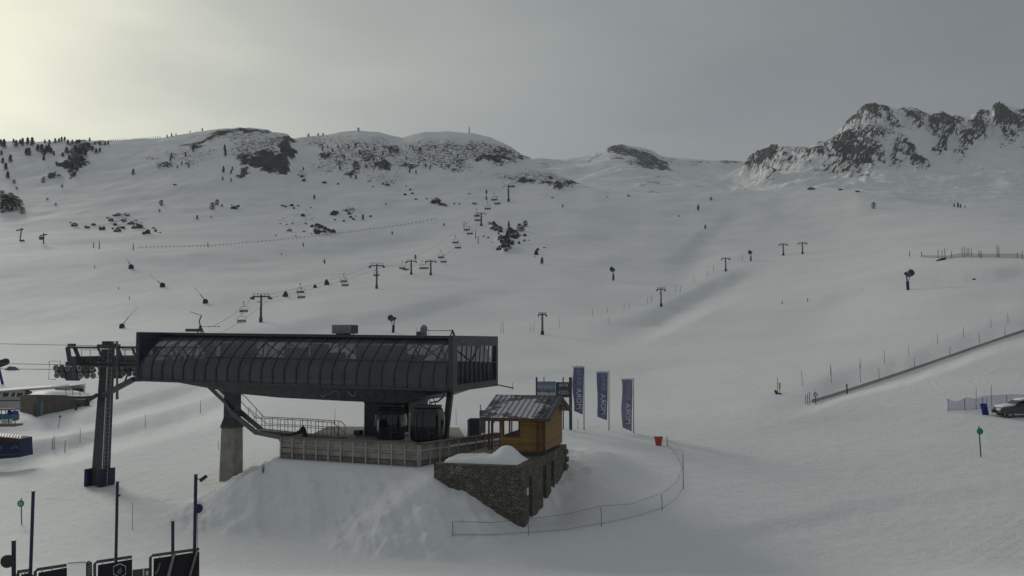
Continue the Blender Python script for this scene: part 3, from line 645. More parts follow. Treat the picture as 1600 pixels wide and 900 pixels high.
mb = MB(); mb.box(ST(L+.03, 1.5, 3.28), (.03, .9, .10), SA, SB); mb.build('name_plate', 'grey_steel', st)
# belly under the shell
bel = [(0.0, 0.0), (3.5, .02), (5.5, .28), (8.5, .66), (12, .84), (17, .90), (20.6, .92), (21.6, .88), (23.2, .35), (24.9, .02)]
rings = []
for (t, dz) in bel:
    rings.append([ST(t, .25, 0.02), ST(t, .55, -dz), ST(t, D-.6, -dz), ST(t, D-.25, 0.02)])
mb = MB(); mb.loft(rings); mb.build('underside', 'dark_steel', st)
# faded pale emblem on the underside band
mb = MB()
e0 = 15.4
sw = [(0, .12), (.12, .02), (.25, .1), (.4, .3), (.3, .42), (.16, .32), (.3, .16), (.62, .26), (.85, .42), (1.12, .42), (1.22, .25), (1.12, .16)]
mb.tube([ST(e0+x*1.15, .40-.0, -.66+y*1.0)-SB*.09 for x, y in sw], .035, 5)
mb.tube([ST(e0+2.0+x*1.0, .40, -.66+y)-SB*.09 for x, y in ((0, .42), (.3, .22), (.55, .12), (.66, .45))], .05, 5)
mb.build('emblem', 'grey_paint', st)
# main column
cc = (18.75, 5.2)
mb = MB(); rr = []
for (z, hw, hd) in ((-3.5, 2.15, 2.0), (-4.0, 1.95, 1.8), (-4.35, 1.75, 1.7), (-6.75, 1.75, 1.7)):
    rr.append([S(cc[0]+a*hw, cc[1]+b_*hd, z) for a, b_ in ((-1, -1), (1, -1), (1, 1), (-1, 1))])
mb.loft(rr); mb.build('main_column', 'dark_steel', st, bevel=.06)
mb = MB(); mb.box(S(16.75, 3.2, -6.4), (.5, .5, .35), SA, SB); mb.build('column_foot', 'dark_steel', st)
# slanted post and straight post at the right
mb = MB(); mb.beam(P(704, 610, 59.6), P(695, 688, 58.6), .36, .36); mb.build('slanted_post', 'dark_steel', st)
mb = MB(); mb.beam(P(636, 620, 66), P(636, 688, 66), .26, .26); mb.build('straight_post', 'dark_steel', st)
# concrete pillar with steel head
pc = P(361, 752, 68.6); pc = V((pc.x, 68.6, H(pc.x, 68.6)))
def ringbox(c, hx, hy, z): return [V((c.x, c.y, 0))+SA*(a*hx)+SB*(b_*hy)+V((0, 0, z)) for a, b_ in ((-1, -1), (1, -1), (1, 1), (-1, 1))]
zc = P(361, 668, 68.6).z
mb = MB(); mb.loft([ringbox(pc, .66, .66, pc.z-1.5), ringbox(pc, .58, .58, zc)]); mb.build('concrete_pillar', 'concrete', st, bevel=.05)
mb = MB(); mb.loft([ringbox(pc, .62, .62, zc), ringbox(pc, .62, .62, zc+.12), ringbox(pc, .46, .46, zc+.75), ringbox(pc, .44, .44, P(361, 606, 68.6).z+.3)]); mb.build('steel_head', 'dark_steel', st)
# box on roof: ventilation unit (stands on the station)
hv = thing('roof_cabinet', 'pale grey box raised on short legs on the middle of the station roof', 'roof cabinet', ST(15.2, 5, 3.58))
zb = ST(15.2, 5, 3.58).z
c0 = P(534, 515, 66); 
mb = MB(); mb.box(P(531, 514.5, 65.5), (1.25+.0, 1.2, .62), SA, SB); 
bx = P(539, 514.5, 65.2)
mb = MB(); mb.box(bx, (1.55, 1.1, .64), SA, SB); mb.build('housing', 'grey_paint', hv, bevel=.02)
mb = MB(); mb.box(bx+SA*.79, (.04, 1.0, .58), SA, SB); mb.build('grille', 'dark_steel', hv)
for sx_ in (-.62, -.1, .35, .7):
    mb = MB(); mb.beam(bx+SA*sx_+V((0, 0, -.3)), bx+SA*(sx_+(.08 if sx_ > 0 else 0))+V((0, 0, -.62)), .07); mb.build('leg', 'dark_steel', hv)
mb = MB(); mb.box(bx+V((-.1, 0, -.45)), (.8, .8, .3), SA, SB); mb.build('duct', 'dark_steel', hv)
vt = thing('roof_vent', 'weathered round-topped vent beside a small step on the station roof', 'roof vent', P(662, 523, 63))
vb = P(662, 524, 63)
mb = MB(); mb.tube([vb+V((0, 0, z)) for z in (0, .2, .38, .55, .70, .76)], [.24, .22, .25, .26, .18, .03], 12); mb.build('cowl', 'grey_paint', vt, smooth=True)
mb = MB(); mb.box(vb+V((-.32, 0, .12)), (.35, .3, .24)); mb.tube([vb+V((-.5, 0, .0)), vb+V((-.42, 0, .26)), vb+V((-.1, 0, .27))], .03, 6); mb.build('step', 'grey_steel', vt)
for x_, h_ in ((.34, .45), (-.52, .55)):
    mb = MB(); mb.tube([vb+V((x_, 0, 0)), vb+V((x_, 0, h_))], .012, 5); mb.build('rod', 'grey_steel', vt)
def aframe(name, label, u, vtop, vbot, Y, cat='roof frame'):
    a = thing(name, label, cat, P(u, vbot, Y))
    mb = MB(); mb.beam(P(u, vtop, Y), P(u-4, vbot, Y), .08); mb.build('leg', 'dark_steel', a)
    mb = MB(); mb.beam(P(u, vtop, Y), P(u+5, vbot, Y), .08); mb.build('leg', 'dark_steel', a)
    mb = MB(); mb.beam(P(u, vtop, Y), P(u+1.5, vbot, Y+.7), .07); mb.build('leg', 'dark_steel', a)
    return a
a2 = aframe('roof_anchor', 'small dark tripod anchor at the right end of the station roof holding a thin cable', 707, 515.5, 527, 60.8)
mb = MB(); mb.tube([P(707, 516, 60.8), P(690, 516.5, 61.6), P(668, 516, 63)], .018, 5)
for u_ in (672, 680, 688, 691, 694, 697, 703): mb.box(P(u_, 516.6, 61.5), (.10, .03, .05))
mb.build('cable', 'dark_steel', a2)
a1 = aframe('roof_mast', 'bent thin mast on a dark tripod at the left of the station roof', 313, 508, 520, 68, 'mast')
mb = MB(); mb.tube([P(313, 509, 68), P(311, 502, 68), P(315, 493, 68)], .045, 6); mb.tube([P(315, 493, 68), P(297, 487, 68)], .02, 5); mb.build('mast', 'dark_steel', a1)
mb = MB(); mb.box(P(303, 516, 68), (1.1, .6, .22)); mb.build('plinth', 'grey_steel', a1)
mb = MB(); mb.tube([P(315, 510, 68), P(330, 510, 67.5), P(344, 510.5, 67)], .012, 5)
for u_ in (320, 325, 328, 336, 342): mb.box(P(u_, 510.3, 67.6), (.12, .03, .05))
mb.build('cable', 'dark_steel', a1)
sb = thing('side_bar', 'thin dark bar sticking out from the right end of the station', 'bar', P(776, 601, 64))
mb = MB(); mb.beam(P(774, 600.5, 64), P(802, 606.5, 62.5), .07); mb.build('rod', 'dark_steel', sb)
mb = MB(); mb.tube([P(801, 598, 62.5), P(801, 609, 62.5)], .018, 5); mb.build('end_pin', 'dark_steel', sb)

# ---------------------------------------------------------------- access stair and catwalk left of the column
sw_ = thing('access_stair', 'grey steel stair and railed catwalk climbing from the deck into the station', 'stair', S(10, 3, -7.1))
Yw = 66.0
def W_(u, v, dy=0): return P(u, v, Yw+dy)
up0 = P(326, 604, 69.0); turn = P(400, 676, 66.3); e1 = P(440, 684, 63.2)
for nm, dy in (('stringer', 0), ('stringer', 1.0)):
    mb = MB(); o_ = SB*dy
    mb.beam(up0+o_, P(352, 629, 68.2)+o_, .10, .26); mb.beam(P(352, 629, 68.2)+o_, P(362, 645, 67.8)+o_, .10, .32); mb.beam(P(362, 645, 67.8)+o_, turn+o_, .10, .36); mb.beam(turn+o_, e1+o_, .10, .30); mb.build(nm, 'grey_steel', sw_)
for i in range(16):
    q = i/15; c = up0.lerp(P(366, 648, 67.6), q); mb = MB(); mb.box(c+SB*.5+V((0, 0, .05)), (.30, .95, .035), SA, SB); mb.build('tread', 'galvanised', sw_)
mb = MB(); c = (turn+e1)/2; mb.beam(turn+SB*.5+V((0, 0, .2)), P(528, 690, 60)+SB*.5+V((0, 0, .16)), 1.0, .05); mb.build('walkway', 'grey_steel', sw_)
# railing, two sides
for side, o_ in ((0, SB*0.0), (1, SB*1.0)):
    pts = [P(371, 621, 67.9), P(400, 653, 66.6), P(470, 656.5, 63.5), P(521, 660, 61.2), P(528, 667, 60.9)]
    lo_ = [P(375, 638, 67.8), P(404, 664, 66.5), P(470, 667, 63.5), P(521, 671, 61.2), P(527, 679, 60.9)]
    mb = MB(); mb.tube([p+o_ for p in [P(341, 592+8, 69)]+pts], .028, 6); mb.tube([p+o_ for p in lo_], .022, 6); mb.build('handrail', 'grey_steel', sw_)
    for u_, vt_ in ((388, 641), (397, 650), (414, 654), (422, 654.5), (438, 655), (445, 655.5), (461, 656), (469, 656.5), (486, 657.5), (493, 658), (511, 659), (518, 660), (528, 667)):
        q = (u_-397)/(528-397); Yq = 66.7-5.8*q; mb = MB(); mb.tube([P(u_, vt_, Yq)+o_, P(u_, 682 if u_ > 399 else vt_+26, Yq)+o_], .022, 6); mb.build('post', 'grey_steel', sw_)

# ---------------------------------------------------------------- deck and plank fence
def deckpt(x, y, z): return V((x, y, z))
DA = P(440, 682, 55.9); DB = P(655, 693, 52.0); DC = P(781, 676, 58.2)
ZD = -6.62
dk = thing('station_deck', 'flat boarding deck with trodden snow under the station', 'deck', (-7, 60, ZD))
mb = MB(); poly = [(DA.x, DA.y+.15), (DB.x, DB.y+.15), (DC.x-.1, DC.y), (1.2, 63), (1.4, 69), (-14.5, 70.5)]
mb.prism([V((x, y, ZD-.35)) for x, y in poly], (0, 0, .35)); mb.build('deck_slab', 'concrete', dk)
mb = MB(); mb.prism([V((x, y, ZD+.004)) for x, y in [(-4.4, 54.2), (-1.6, 57.6), (.3, 62.5), (.6, 68), (-4, 68.5), (-3, 60)]], (0, 0, .10)); mb.build('trodden_snow', 'snow_cap', dk)
pf = thing('plank_fence', 'weathered grey plank fence with pale uprights round the front of the boarding deck', 'fence', (DB.x, DB.y, -7.2))
def plank_run(a, b_, n):
    a = V((a.x, a.y, 0)); b_ = V((b_.x, b_.y, 0)); d = (b_-a).normalized(); nn = V((d.y, -d.x, 0))
    zt = -5.93
    for (z0, z1, mm) in ((zt-.30, zt-.02, 'old_plank'), (zt-.58, zt-.42, 'old_plank'), (zt-.95, zt-.66, 'old_plank'), (zt-1.28, zt-1.0, 'dark_plank')):
        mb = MB(); mb.beam(a+V((0, 0, (z0+z1)/2)), b_+V((0, 0, (z0+z1)/2)), .05, z1-z0); mb.build('plank', mm, pf)
    mb = MB(); mb.beam(a-d*.1+nn*-.12+V((0, 0, zt)), b_+d*.1+nn*-.12+V((0, 0, zt)), .50, .07); mb.build('cap_board', 'dark_plank', pf)
    mb = MB(); mb.tube([a+nn*.10+V((0, 0, zt-.36)), b_+nn*.10+V((0, 0, zt-.36))], .022, 6); mb.build('rail', 'pale_wood', pf)
    for i in range(n+1):
        p = a.lerp(b_, i/n)+nn*.09; mb = MB(); mb.box(p+V((0, 0, zt-.68)), (.07, .07, 1.30), d, nn); mb.build('upright', 'pale_wood', pf)
plank_run(DA, DB, 11); plank_run(DB, DC, 9)
mb = MB(); mb.beam(V((DA.x, DA.y, -6.6)), V((DA.x+.6, DA.y+3, -6.6)), .06, 1.2); mb.build('side_panel', 'old_plank', pf)
# things standing on the deck
cn_ = thing('deck_cabinet', 'dark blue-grey cabinet on the deck left of the hut', 'cabinet', P(741, 683, 60.5))
mb = MB(); mb.box(P(742, 667, 60.5)+V((0, 0, -.2)), (.78, .5, 1.55)); mb.build('housing', 'gun_blue', cn_, bevel=.02)
mb = MB(); mb.box(P(742, 667, 60.5)+V((0, -.27, -.2)), (.66, .03, 1.35)); mb.build('door', 'navy_panel', cn_)
b1 = thing('deck_bollard', 'thin black post on the deck between the gondola cabin and the dark cabinet', 'post', P(731.5, 680, 60.0)); mb = MB(); mb.box(P(731.5, 669, 60), (.09, .09, 1.15)); mb.build('shaft', 'rubber', b1)
mb = MB(); mb.box(P(731.5, 656.6, 60), (.12, .12, .08)); mb.build('cap', 'dark_steel', b1)
b2 = thing('ski_rack_post', 'pale board and leaning bamboo beside the dark cabinet', 'post', P(752, 681, 60.2)); mb = MB(); mb.box(P(754, 659, 60.2), (.42, .06, 1.55)); mb.build('board', 'grey_paint', b2)
mb = MB(); mb.tube([P(750.5, 632, 60), P(752.5, 655, 60), P(751, 682, 60)], .03, 6); mb.build('bamboo_pole', 'bamboo', b2)
b3 = thing('deck_barrier', 'low thin barrier bar across the opening beside the hut porch', 'barrier', P(765, 678, 59)); mb = MB(); mb.beam(P(755, 657, 59.6), P(780, 658, 58), .05); mb.build('bar', 'dark_steel', b3)
mb = MB(); mb.box(P(770, 670, 58.6), (.09, .09, .9)); mb.build('post', 'rubber', b3)
mb = MB(); mb.box(P(756, 669, 59.8), (.06, .06, 1.1)); mb.build('post', 'dark_steel', b3)
tb = thing('tarp_bundle', 'dark covered bundle lying on the far left corner of the deck', 'bundle', P(464, 680, 60))
mb = MB(); c = P(462, 678, 60); mb.loft([[c+V((x, dy, z)) for dy, z in ((-.4, -.45), (.4, -.45), (.4, -.45+h), (-.4, -.45+h*.9))] for x, h in ((-1.0, .35), (-.2, .5), (.25, .75), (.42, 1.0), (.62, .7), (.7, .3))]); mb.build('cover', 'black_cloth', tb, smooth=False)

# ---------------------------------------------------------------- gondola cabins
def cabin(name, label, base, w, h, rz, mbody, glass='cabin_dark', group=None):
    g = thing(name, label, 'gondola cabin', base, group, rz)
    def ring(z, wx, wy):
        out = []
        for k2 in range(28):
            a = 2*math.pi*k2/28; c, s = math.cos(a), math.sin(a); e = .42
            out.append(V((math.copysign(abs(c)**e, c)*wx, math.copysign(abs(s)**e, s)*wy, z)))
        return out
    pr = [(0, .80, .74), (.06, .90, .84), (.35, .96, .90), (.9, 1.0, .94), (1.35, .99, .93), (1.75, .93, .86), (1.95, .86, .79), (2.05, .74, .68)]
    k_ = h/2.05; kw = w/2
    mb = MB(); mb.loft([ring(z*k_, x*kw, y*kw) for z, x, y in pr]); mb.build('body', mbody, g, world=False, smooth=True)
    mb = MB(); n_ = [(.92, .985+.022, .925+.022), (1.35, .99+.022, .93+.022), (1.72, .935+.022, .865+.022)]
    mb.loft([ring(z*k_, x*kw, y*kw) for z, x, y in n_], cap=False); mb.build('window_band', 'dark_glass', g, world=False, smooth=True)
    mb = MB(); mb.loft([ring(2.05*k_, .80*kw, .74*kw), ring(2.10*k_, .84*kw, .78*kw), ring(2.17*k_, .80*kw, .74*kw)]); mb.build('roof', 'dark_steel', g, world=False)
    mb = MB(); mb.loft([ring(-.06, .72*kw, .66*kw), ring(0.02, .86*kw, .80*kw)]); mb.build('floor', 'rubber', g, world=False)
    for sx_ in (-1, 1):
        mb = MB(); mb.tube([V((sx_*.42*kw, -.97*kw, .15)), V((sx_*.46*kw, -1.0*kw, .9*k_)), V((sx_*.42*kw, -.93*kw, 1.9*k_))], .025, 6); mb.build('door_frame', 'grey_steel', g, world=False)
    mb = MB(); mb.tube([V((0, -.99*kw, .15)), V((0, -1.01*kw, 1.0*k_)), V((0, -.9*kw, 1.9*k_))], .015, 6); mb.build('door_seam', 'rubber', g, world=False)
    mb = MB(); mb.box((.6*kw, -.98*kw, .55*k_), (.45, .08, .04)); mb.box((.6*kw, -.98*kw, .95*k_), (.45, .08, .04)); mb.tube([V((.45*kw, -1.02*kw, .5)), V((.45*kw, -1.02*kw, 1.0))], .02, 6); mb.build('ski_holder', 'grey_steel', g, world=False)
    return g
gA = cabin('gondola_cabin', 'dark gondola cabin with wide windows parked at the deck right of the main column', P(668, 688, 57.6), 2.0, 2.12, R(-14), 'cabin_dark')
mb = MB(); c = V((0, 0, 0))
mb.tube([V((.1, 0, 2.15)), V((.15, 0, 2.42)), V((.7, 0, 2.5)), V((1.05, 0, 2.8)), V((1.1, 0, 3.1))], [.05, .05, .06, .06, .07], 8); mb.build('hanger_arm', 'dark_steel', gA, world=False)
mb = MB(); mb.tube([V((-.75, 0, 2.15)), V((-.55, 0, 2.75)), V((.35, 0, 2.75)), V((.6, 0, 2.15))], .03, 6); mb.tube([V((-.75, 0, 2.75)), V((1.0, 0, 2.78))], .025, 6); mb.tube([V((0, 0, 2.75)), V((.35, 0, 2.18))], .025, 6); mb.build('roof_frame', 'dark_steel', gA, world=False)
mb = MB(); mb.box((-.92, -.3, 1.05), (.30, .75, 1.5)); mb.build('open_door', 'grey_paint', gA, world=False, bevel=.05)
mb = MB(); mb.tube([V((-.78, -.72, 1.72)), V((-.62, -.74, 1.80)), V((-.45, -.78, 1.72))], .07, 8); mb.build('door_lamp_hood', 'white_paint', gA, world=False)
gB = cabin('gondola_cabin', 'darker gondola cabin half hidden in front of the main column', P(611, 686, 61.5), 1.95, 2.05, R(-14), 'rubber')
mb = MB(); mb.tube([V((0, 0, 2.1)), V((.05, 0, 2.8)), V((.3, 0, 3.2))], .07, 8); mb.build('hanger_arm', 'dark_steel', gB, world=False)
mb = MB(); mb.box((0, 0, 2.28), (1.7, .6, .07)); mb.build('roof_frame', 'grey_steel', gB, world=False)
mr_ = thing('oval_mirror', 'pale upright oval convex mirror on the left edge of the main column', 'mirror', P(590, 688, 60.2)); mb = MB()
cmi = P(590.5, 664, 60.2); mb.tube([cmi+SB*.03, cmi-SB*.03], 1, 20); mb.v = [tuple(cmi+V(((p[0]-cmi.x)*.12, p[1]-cmi.y, (p[2]-cmi.z)*.44))) for p in mb.v]; mb.build('mirror_face', 'cream_paint', mr_)
mb = MB(); mb.tube([P(590.5, 672, 60.25), P(590.5, 688, 60.25)], .03, 6); mb.build('stem', 'dark_steel', mr_)
ct = thing('control_box', 'small grey control box on the deck between the two gondola cabins', 'control box', P(636, 690, 55.5)); mb = MB(); mb.box(P(637, 682, 57), (.35, .3, .55)); mb.build('housing', 'grey_paint', ct, bevel=.02)
mb = MB(); mb.box(P(637, 680, 57)-SB*.17, (.2, .03, .12), SA, SB); mb.build('panel', 'dark_steel', ct)

# ---------------------------------------------------------------- stone base, hut
ha = V((.9625, -.2713, 0)); hb_ = V((.2713, .9625, 0)); HC = V((.61, 46.9, 0))
def Hp(t, s, z): return HC-ha*t+hb_*s+V((0, 0, z))
sbs = thing('stone_base', 'brown dry-stone base building with narrow doors half buried in snow below the hut', 'stone building', Hp(0, 0, -9.8))
ZP = -6.5
# outer walls built as slabs with openings on the door side
def wall_front():
    mb = MB(); pts = [(0, -10.6), (4.84, -10.6), (5.02, ZP-.02), (0, ZP)]
    mb.prism([Hp(t, 0, z) for t, z in pts], hb_*.5); mb.build('front_wall', 'stone_masonry', sbs)
wall_front()
doors = [(1.15, .62), (4.3, .75), (6.3, .75)]   # distance from the corner, width
zf = lambda s: -9.55+.19*s
def wall_side():
    mb = MB(); Ls = 10.6; edges = [0]+sum(([a, a+w] for a, w in doors), [])+[Ls]
    for i in range(0, len(edges), 2):
        s0 = .5 if i == 0 else edges[i]
        mb.prism([Hp(0, s0, -10.6), Hp(0, edges[i+1], -10.6), Hp(0, edges[i+1], ZP-.012*0), Hp(0, s0, ZP)], -ha*-0.0+(-ha)*.5)
    for a, w in doors:
        zt = min(-7.05, zf(a)+2.1)
        mb.prism([Hp(0, a, zt), Hp(0, a+w, zt), Hp(0, a+w, ZP), Hp(0, a, ZP)], (-ha)*.5)
    mb.build('side_wall', 'stone_masonry', sbs)
wall_side()
for i, (a, w) in enumerate(doors):
    mb = MB(); mb.prism([Hp(.22, a, -10.6), Hp(.22, a+w, -10.6), Hp(.22, a+w, -7.0), Hp(.22, a, -7.0)], (-ha)*.06); mb.build('door', 'navy_panel' if i == 0 else 'dark_steel', sbs)
mb = MB(); q = Hp(-.03, .72, -7.9); mb.box(q, (.05, .18, .38), ha, hb_); mb.build('notice', 'white_paint', sbs)
mb = MB(); mb.prism([Hp(4.95, .5, ZP-.25), Hp(.5, .5, ZP-.25), Hp(.5, 10.5, ZP-.25), Hp(4.95, 9, ZP-.25)], (0, 0, .12)); mb.build('top_slab', 'concrete', sbs)
mb = MB(); mb.prism([Hp(4.9, .1, -10), Hp(4.9, 3.4, -10), Hp(4.98, 3.4, ZP-.1), Hp(4.98, .1, ZP-.1)], ha*.4); mb.build('left_wall', 'stone_masonry', sbs)
mb = MB()
for (s_, z_, w_) in ((10.3, -6.95, .5), (10.55, -7.45, .45), (10.2, -7.9, .6), (10.45, -8.4, .5)):
    mb.box(Hp(-.02, s_, z_), (w_*.45, w_*1.3, .30), ha, hb_)
mb.build('corner_stones', 'stone_masonry', sbs, bevel=.06)
mb = MB(); mb.box(Hp(5.1, -.1, -7.75), (.5, .2, .16), (ha+V((0, 0, -.35))).normalized(), hb_); mb.build('projecting_log', 'old_plank', sbs)
# snow heap on the terrace of the base
def heap(name, label, cen, prof, cat='snow heap'):
    pass
g_n = 60; hx = []
mb = MB(); cols = []
for i in range(g_n):
    t = 4.75-4.3*i/(g_n-1); row = []
    for j in range(24):
        s = .45+2.9*j/23
        e = min(1, (s-.45)/.35)*min(1, (3.35-s)/.5); e = max(0, e); e = e**.6
        hh_ = (.16+.18*math.exp(-((t-4.1)/.7)**2)+.22*math.exp(-((t-2.9)/.6)**2)+.82*math.exp(-((t-1.4)/.85)**2-((s-1.7)/1.1)**2))*e
        hh_ *= min(1, max(0, (t-.35)/.5))**.6*min(1, (4.8-t)/.2)
        hh_ += float(fbm(np.array(t*2.2), np.array(s*2.2), 3, 4))*.07*e
        row.append(Hp(t, s, ZP-.13+max(hh_, 0)))
    cols.append(row)
for i in range(g_n-1):
    for j in range(23): mb.quad(cols[i][j], cols[i+1][j], cols[i+1][j+1], cols[i][j+1])
sh = thing('snow_heap', 'rounded heap of snow lying on top of the stone base in front of the hut', 'snow heap', Hp(2, 2, ZP)); ob = mb.build('snow_mound', 'snow_cap', sh, smooth=True)
import bmesh as _bm
b_m = _bm.new(); b_m.from_mesh(ob.data); _bm.ops.remove_doubles(b_m, verts=b_m.verts, dist=1e-4); b_m.to_mesh(ob.data); b_m.free()

hut = thing('wooden_hut', 'orange-brown log hut with a snow-dusted ridged roof on the stone base', 'hut', Hp(0, 5, ZP))
W0 = V((1.78, 51.4, 0)); HZ = -6.30
def Hh(t, s, z): return W0-ha*t+hb_*s+V((0, 0, z))
EV = -4.30
# front wall with a window opening (t from the right corner), right wall and back wall
def panel(mb, t0, t1, z0, z1): mb.prism([Hh(t0, 0, z0), Hh(t1, 0, z0), Hh(t1, 0, z1), Hh(t0, 0, z1)], hb_*.14)
mb = MB()
wt0, wt1, wz0, wz1 = 1.42, 2.35, -5.45, -4.50
panel(mb, 0, wt0, HZ, EV+.03); panel(mb, wt1, 2.56, HZ, EV+.03); panel(mb, wt0, wt1, HZ, wz0); panel(mb, wt0, wt1, wz1, EV+.03)
mb.build('front_wall', 'orange_boards', hut)
DH = 5.0; RZ = -3.28; RS = 2.55
mb = MB(); mb.prism([Hh(0, 0.0, HZ), Hh(0, DH, HZ), Hh(0, DH, EV+.15), Hh(0, RS, RZ-.1), Hh(0, 0.0, EV+.15)], -ha*.14, (0, 0, 0)); mb.v = [(x+ha.x*.02, y+ha.y*.02, z) for x, y, z in mb.v]; mb.build('gable_wall', 'orange_boards', hut)
mb = MB(); mb.prism([Hh(2.42, 0.14, HZ), Hh(2.42, DH-.1, HZ), Hh(2.42, DH-.1, -5.45), Hh(2.42, .14, -5.45)], -ha*.12); mb.build('side_wall', 'orange_boards', hut)
mb = MB(); mb.prism([Hh(0.14, DH-.14, HZ), Hh(1.3, DH-.14, HZ), Hh(1.3, DH-.14, EV), Hh(.14, DH-.14, EV)], hb_*.12); mb.build('back_wall', 'orange_boards', hut)
wn = MB(); wn.quad(Hh(wt0, .08, wz0), Hh(wt1, .08, wz0), Hh(wt1, .08, wz1), Hh(wt0, .08, wz1)); wf = MB()
for a_, b2_ in (((wt0, wz0), (wt1, wz0)), ((wt0, wz1), (wt1, wz1)), ((wt0, wz0), (wt0, wz1)), ((wt1, wz0), (wt1, wz1)), ((1.86, wz0), (1.86, wz1))):
    wf.beam(Hh(a_[0], -.02, a_[1]), Hh(b2_[0], -.02, b2_[1]), .08, .07)
wfo = wf.build('window', 'dark_wood', hut); wn.build('pane', 'clear_glass', wfo)
mb = MB(); mb.beam(Hh(.30, -.04, HZ), Hh(.30, -.04, EV+.1), .14, .12); mb.build('corner_board', 'dark_wood', hut)
mb = MB(); mb.beam(Hh(-.03, .06, HZ), Hh(-.03, .06, EV+.1), .2, .16); mb.build('corner_board', 'dark_wood', hut)
for t in (3.3, 3.12, 2.6):
    mb = MB(); mb.beam(Hh(t, .15, HZ), Hh(t, .15, EV+.1), .11, .11); mb.build('porch_post', 'dark_wood', hut)
mb = MB(); mb.beam(Hh(3.3, 4.6, HZ), Hh(3.3, 4.6, EV+.1), .11, .11); mb.build('porch_post', 'dark_wood', hut)
# roof: front and rear slope
def rslope(name, s0, s1, z0, z1):
    nu, nv = 26, 22; me_mb = MB(); pts = []
    for j in range(nv+1):
        for i in range(nu+1):
            t = 3.62-4.18*i/nu; s = s0+(s1-s0)*j/nv; z = z0+(z1-z0)*j/nv
            pts.append(Hh(t, s, z))
    fs = [(j*(nu+1)+i, j*(nu+1)+i+1, (j+1)*(nu+1)+i+1, (j+1)*(nu+1)+i) for j in range(nv) for i in range(nu)]
    me_mb.add(pts, fs); o = me_mb.build(name, 'snowy_roof', hut)
    a = o.data.attributes.new('snowy', 'FLOAT', 'POINT')
    for k2 in range(len(pts)):
        i = k2 % (nu+1); j = k2//(nu+1); x = i/nu; y = j/nv
        c = math.exp(-((x-.52)/.30)**2-((y-.45)/.42)**2)
        a.data[k2].value = 0.27+.55*c+(.12 if x < .3 else 0)
    md = o.modifiers.new('Solidify', 'SOLIDIFY'); md.thickness = .07; md.offset = -1
    return o
rslope('roof_slope', -.55, RS, EV-.05, RZ); rslope('roof_slope', DH+.55, RS, EV-.05, RZ)
for i in range(13):
    t = 3.55-4.04*i/12; mb = MB(); mb.beam(Hh(t, -.5, EV+.02), Hh(t, RS, RZ+.06), .035, .05); mb.build('roof_seam', 'grey_steel', hut)
for s_ in (0.1, .55, 1.0, 1.45, 1.9):
    z_ = EV+(RZ-EV)*(s_+.55)/(RS+.55)+.05; mb = MB(); mb.beam(Hh(-.05, s_, z_), Hh(.28, s_, z_), .08, .05); mb.build('roof_step', 'dark_steel', hut)
for s0, z0 in ((-.55, EV-.05), (DH+.55, EV-.05)):
    mb = MB(); mb.beam(Hh(-.50, s0, z0-.10), Hh(-.50, RS, RZ-.10), .07, .20); mb.build('barge_board', 'dark_wood', hut)
    mb = MB(); mb.beam(Hh(3.6, s0, z0-.10), Hh(3.6, RS, RZ-.10), .07, .18); mb.build('barge_board', 'dark_wood', hut)
mb = MB(); mb.beam(Hh(3.6, -.56, EV-.14), Hh(-.5, -.56, EV-.14), .05, .17); mb.build('eave_board', 'dark_wood', hut)
mb = MB(); mb.box(Hh(3.02, .05, -4.62), (.16, .12, .2), ha, hb_); mb.build('porch_lamp', 'dark_steel', hut)

# ---------------------------------------------------------------- billboard and banners
bb = thing('billboard', 'wide billboard with a mountain picture beside a dark text panel', 'billboard', on_ground(4.2, 78))
Yb = 76.0
mb = MB(); a_, b2_ = P(839, 596, Yb), P(868, 622, Yb); mb.box((a_+b2_)/2, (b2_.x-a_.x, .08, a_.z-b2_.z)); 
pb = MB(); pb.box((a_+b2_)/2+V((0, -.05, 0)), (b2_.x-a_.x, .02, a_.z-b2_.z)); pm, nt, ns, ls, b = nodes('mountain_poster')
tc = N(ns, 'ShaderNodeTexCoord'); sx = N(ns, 'ShaderNodeSeparateXYZ'); ls.new(tc.outputs['Generated'], sx.inputs[0])
nn_ = N(ns, 'ShaderNodeTexNoise'); nn_.inputs['Scale'].default_value = 5; nn_.inputs['Detail'].default_value = 4; ls.new(tc.outputs['Generated'], nn_.inputs['Vector'])
cr = N(ns, 'ShaderNodeValToRGB'); ls.new(mathn(ns, ls, 'ADD', sx.outputs['Z'], mathn(ns, ls, 'MULTIPLY', mathn(ns, ls, 'SUBTRACT', nn_.outputs['Fac'], .5), .55)), cr.inputs['Fac'])
cr.color_ramp.elements[0].position = 0; cr.color_ramp.elements[0].color = (.42, .43, .43, 1); cr.color_ramp.elements[1].position = 1; cr.color_ramp.elements[1].color = (.10, .15, .25, 1)
for p_, c_ in ((.33, (.36, .37, .37)), (.38, (.09, .11, .10)), (.55, (.12, .15, .15)), (.66, (.30, .34, .38)), (.80, (.16, .21, .32))):
    e = cr.color_ramp.elements.new(p_); e.color = c_+(1,)
ls.new(cr.outputs['Color'], b.inputs['Base Color'])
pb.build('picture_panel', 'mountain_poster', bb)
mb.build('backing', 'dark_steel', bb)
mb = MB(); a_, b2_ = P(868.2, 597, Yb), P(892, 621, Yb); mb.box((a_+b2_)/2, (b2_.x-a_.x, .10, a_.z-b2_.z)); tp = mb.build('text_panel', 'navy_cloth', bb); tp.data.materials[0] = MAT['dark_steel']
text_mesh('RITA', .36, 'cream_paint', bb, P(880.5, 602, Yb-.08), (1, 0, 0), (0, 0, 1)).scale = (1, 1, 1)
mb = MB(); c = P(880.5, 613, Yb-.09); 
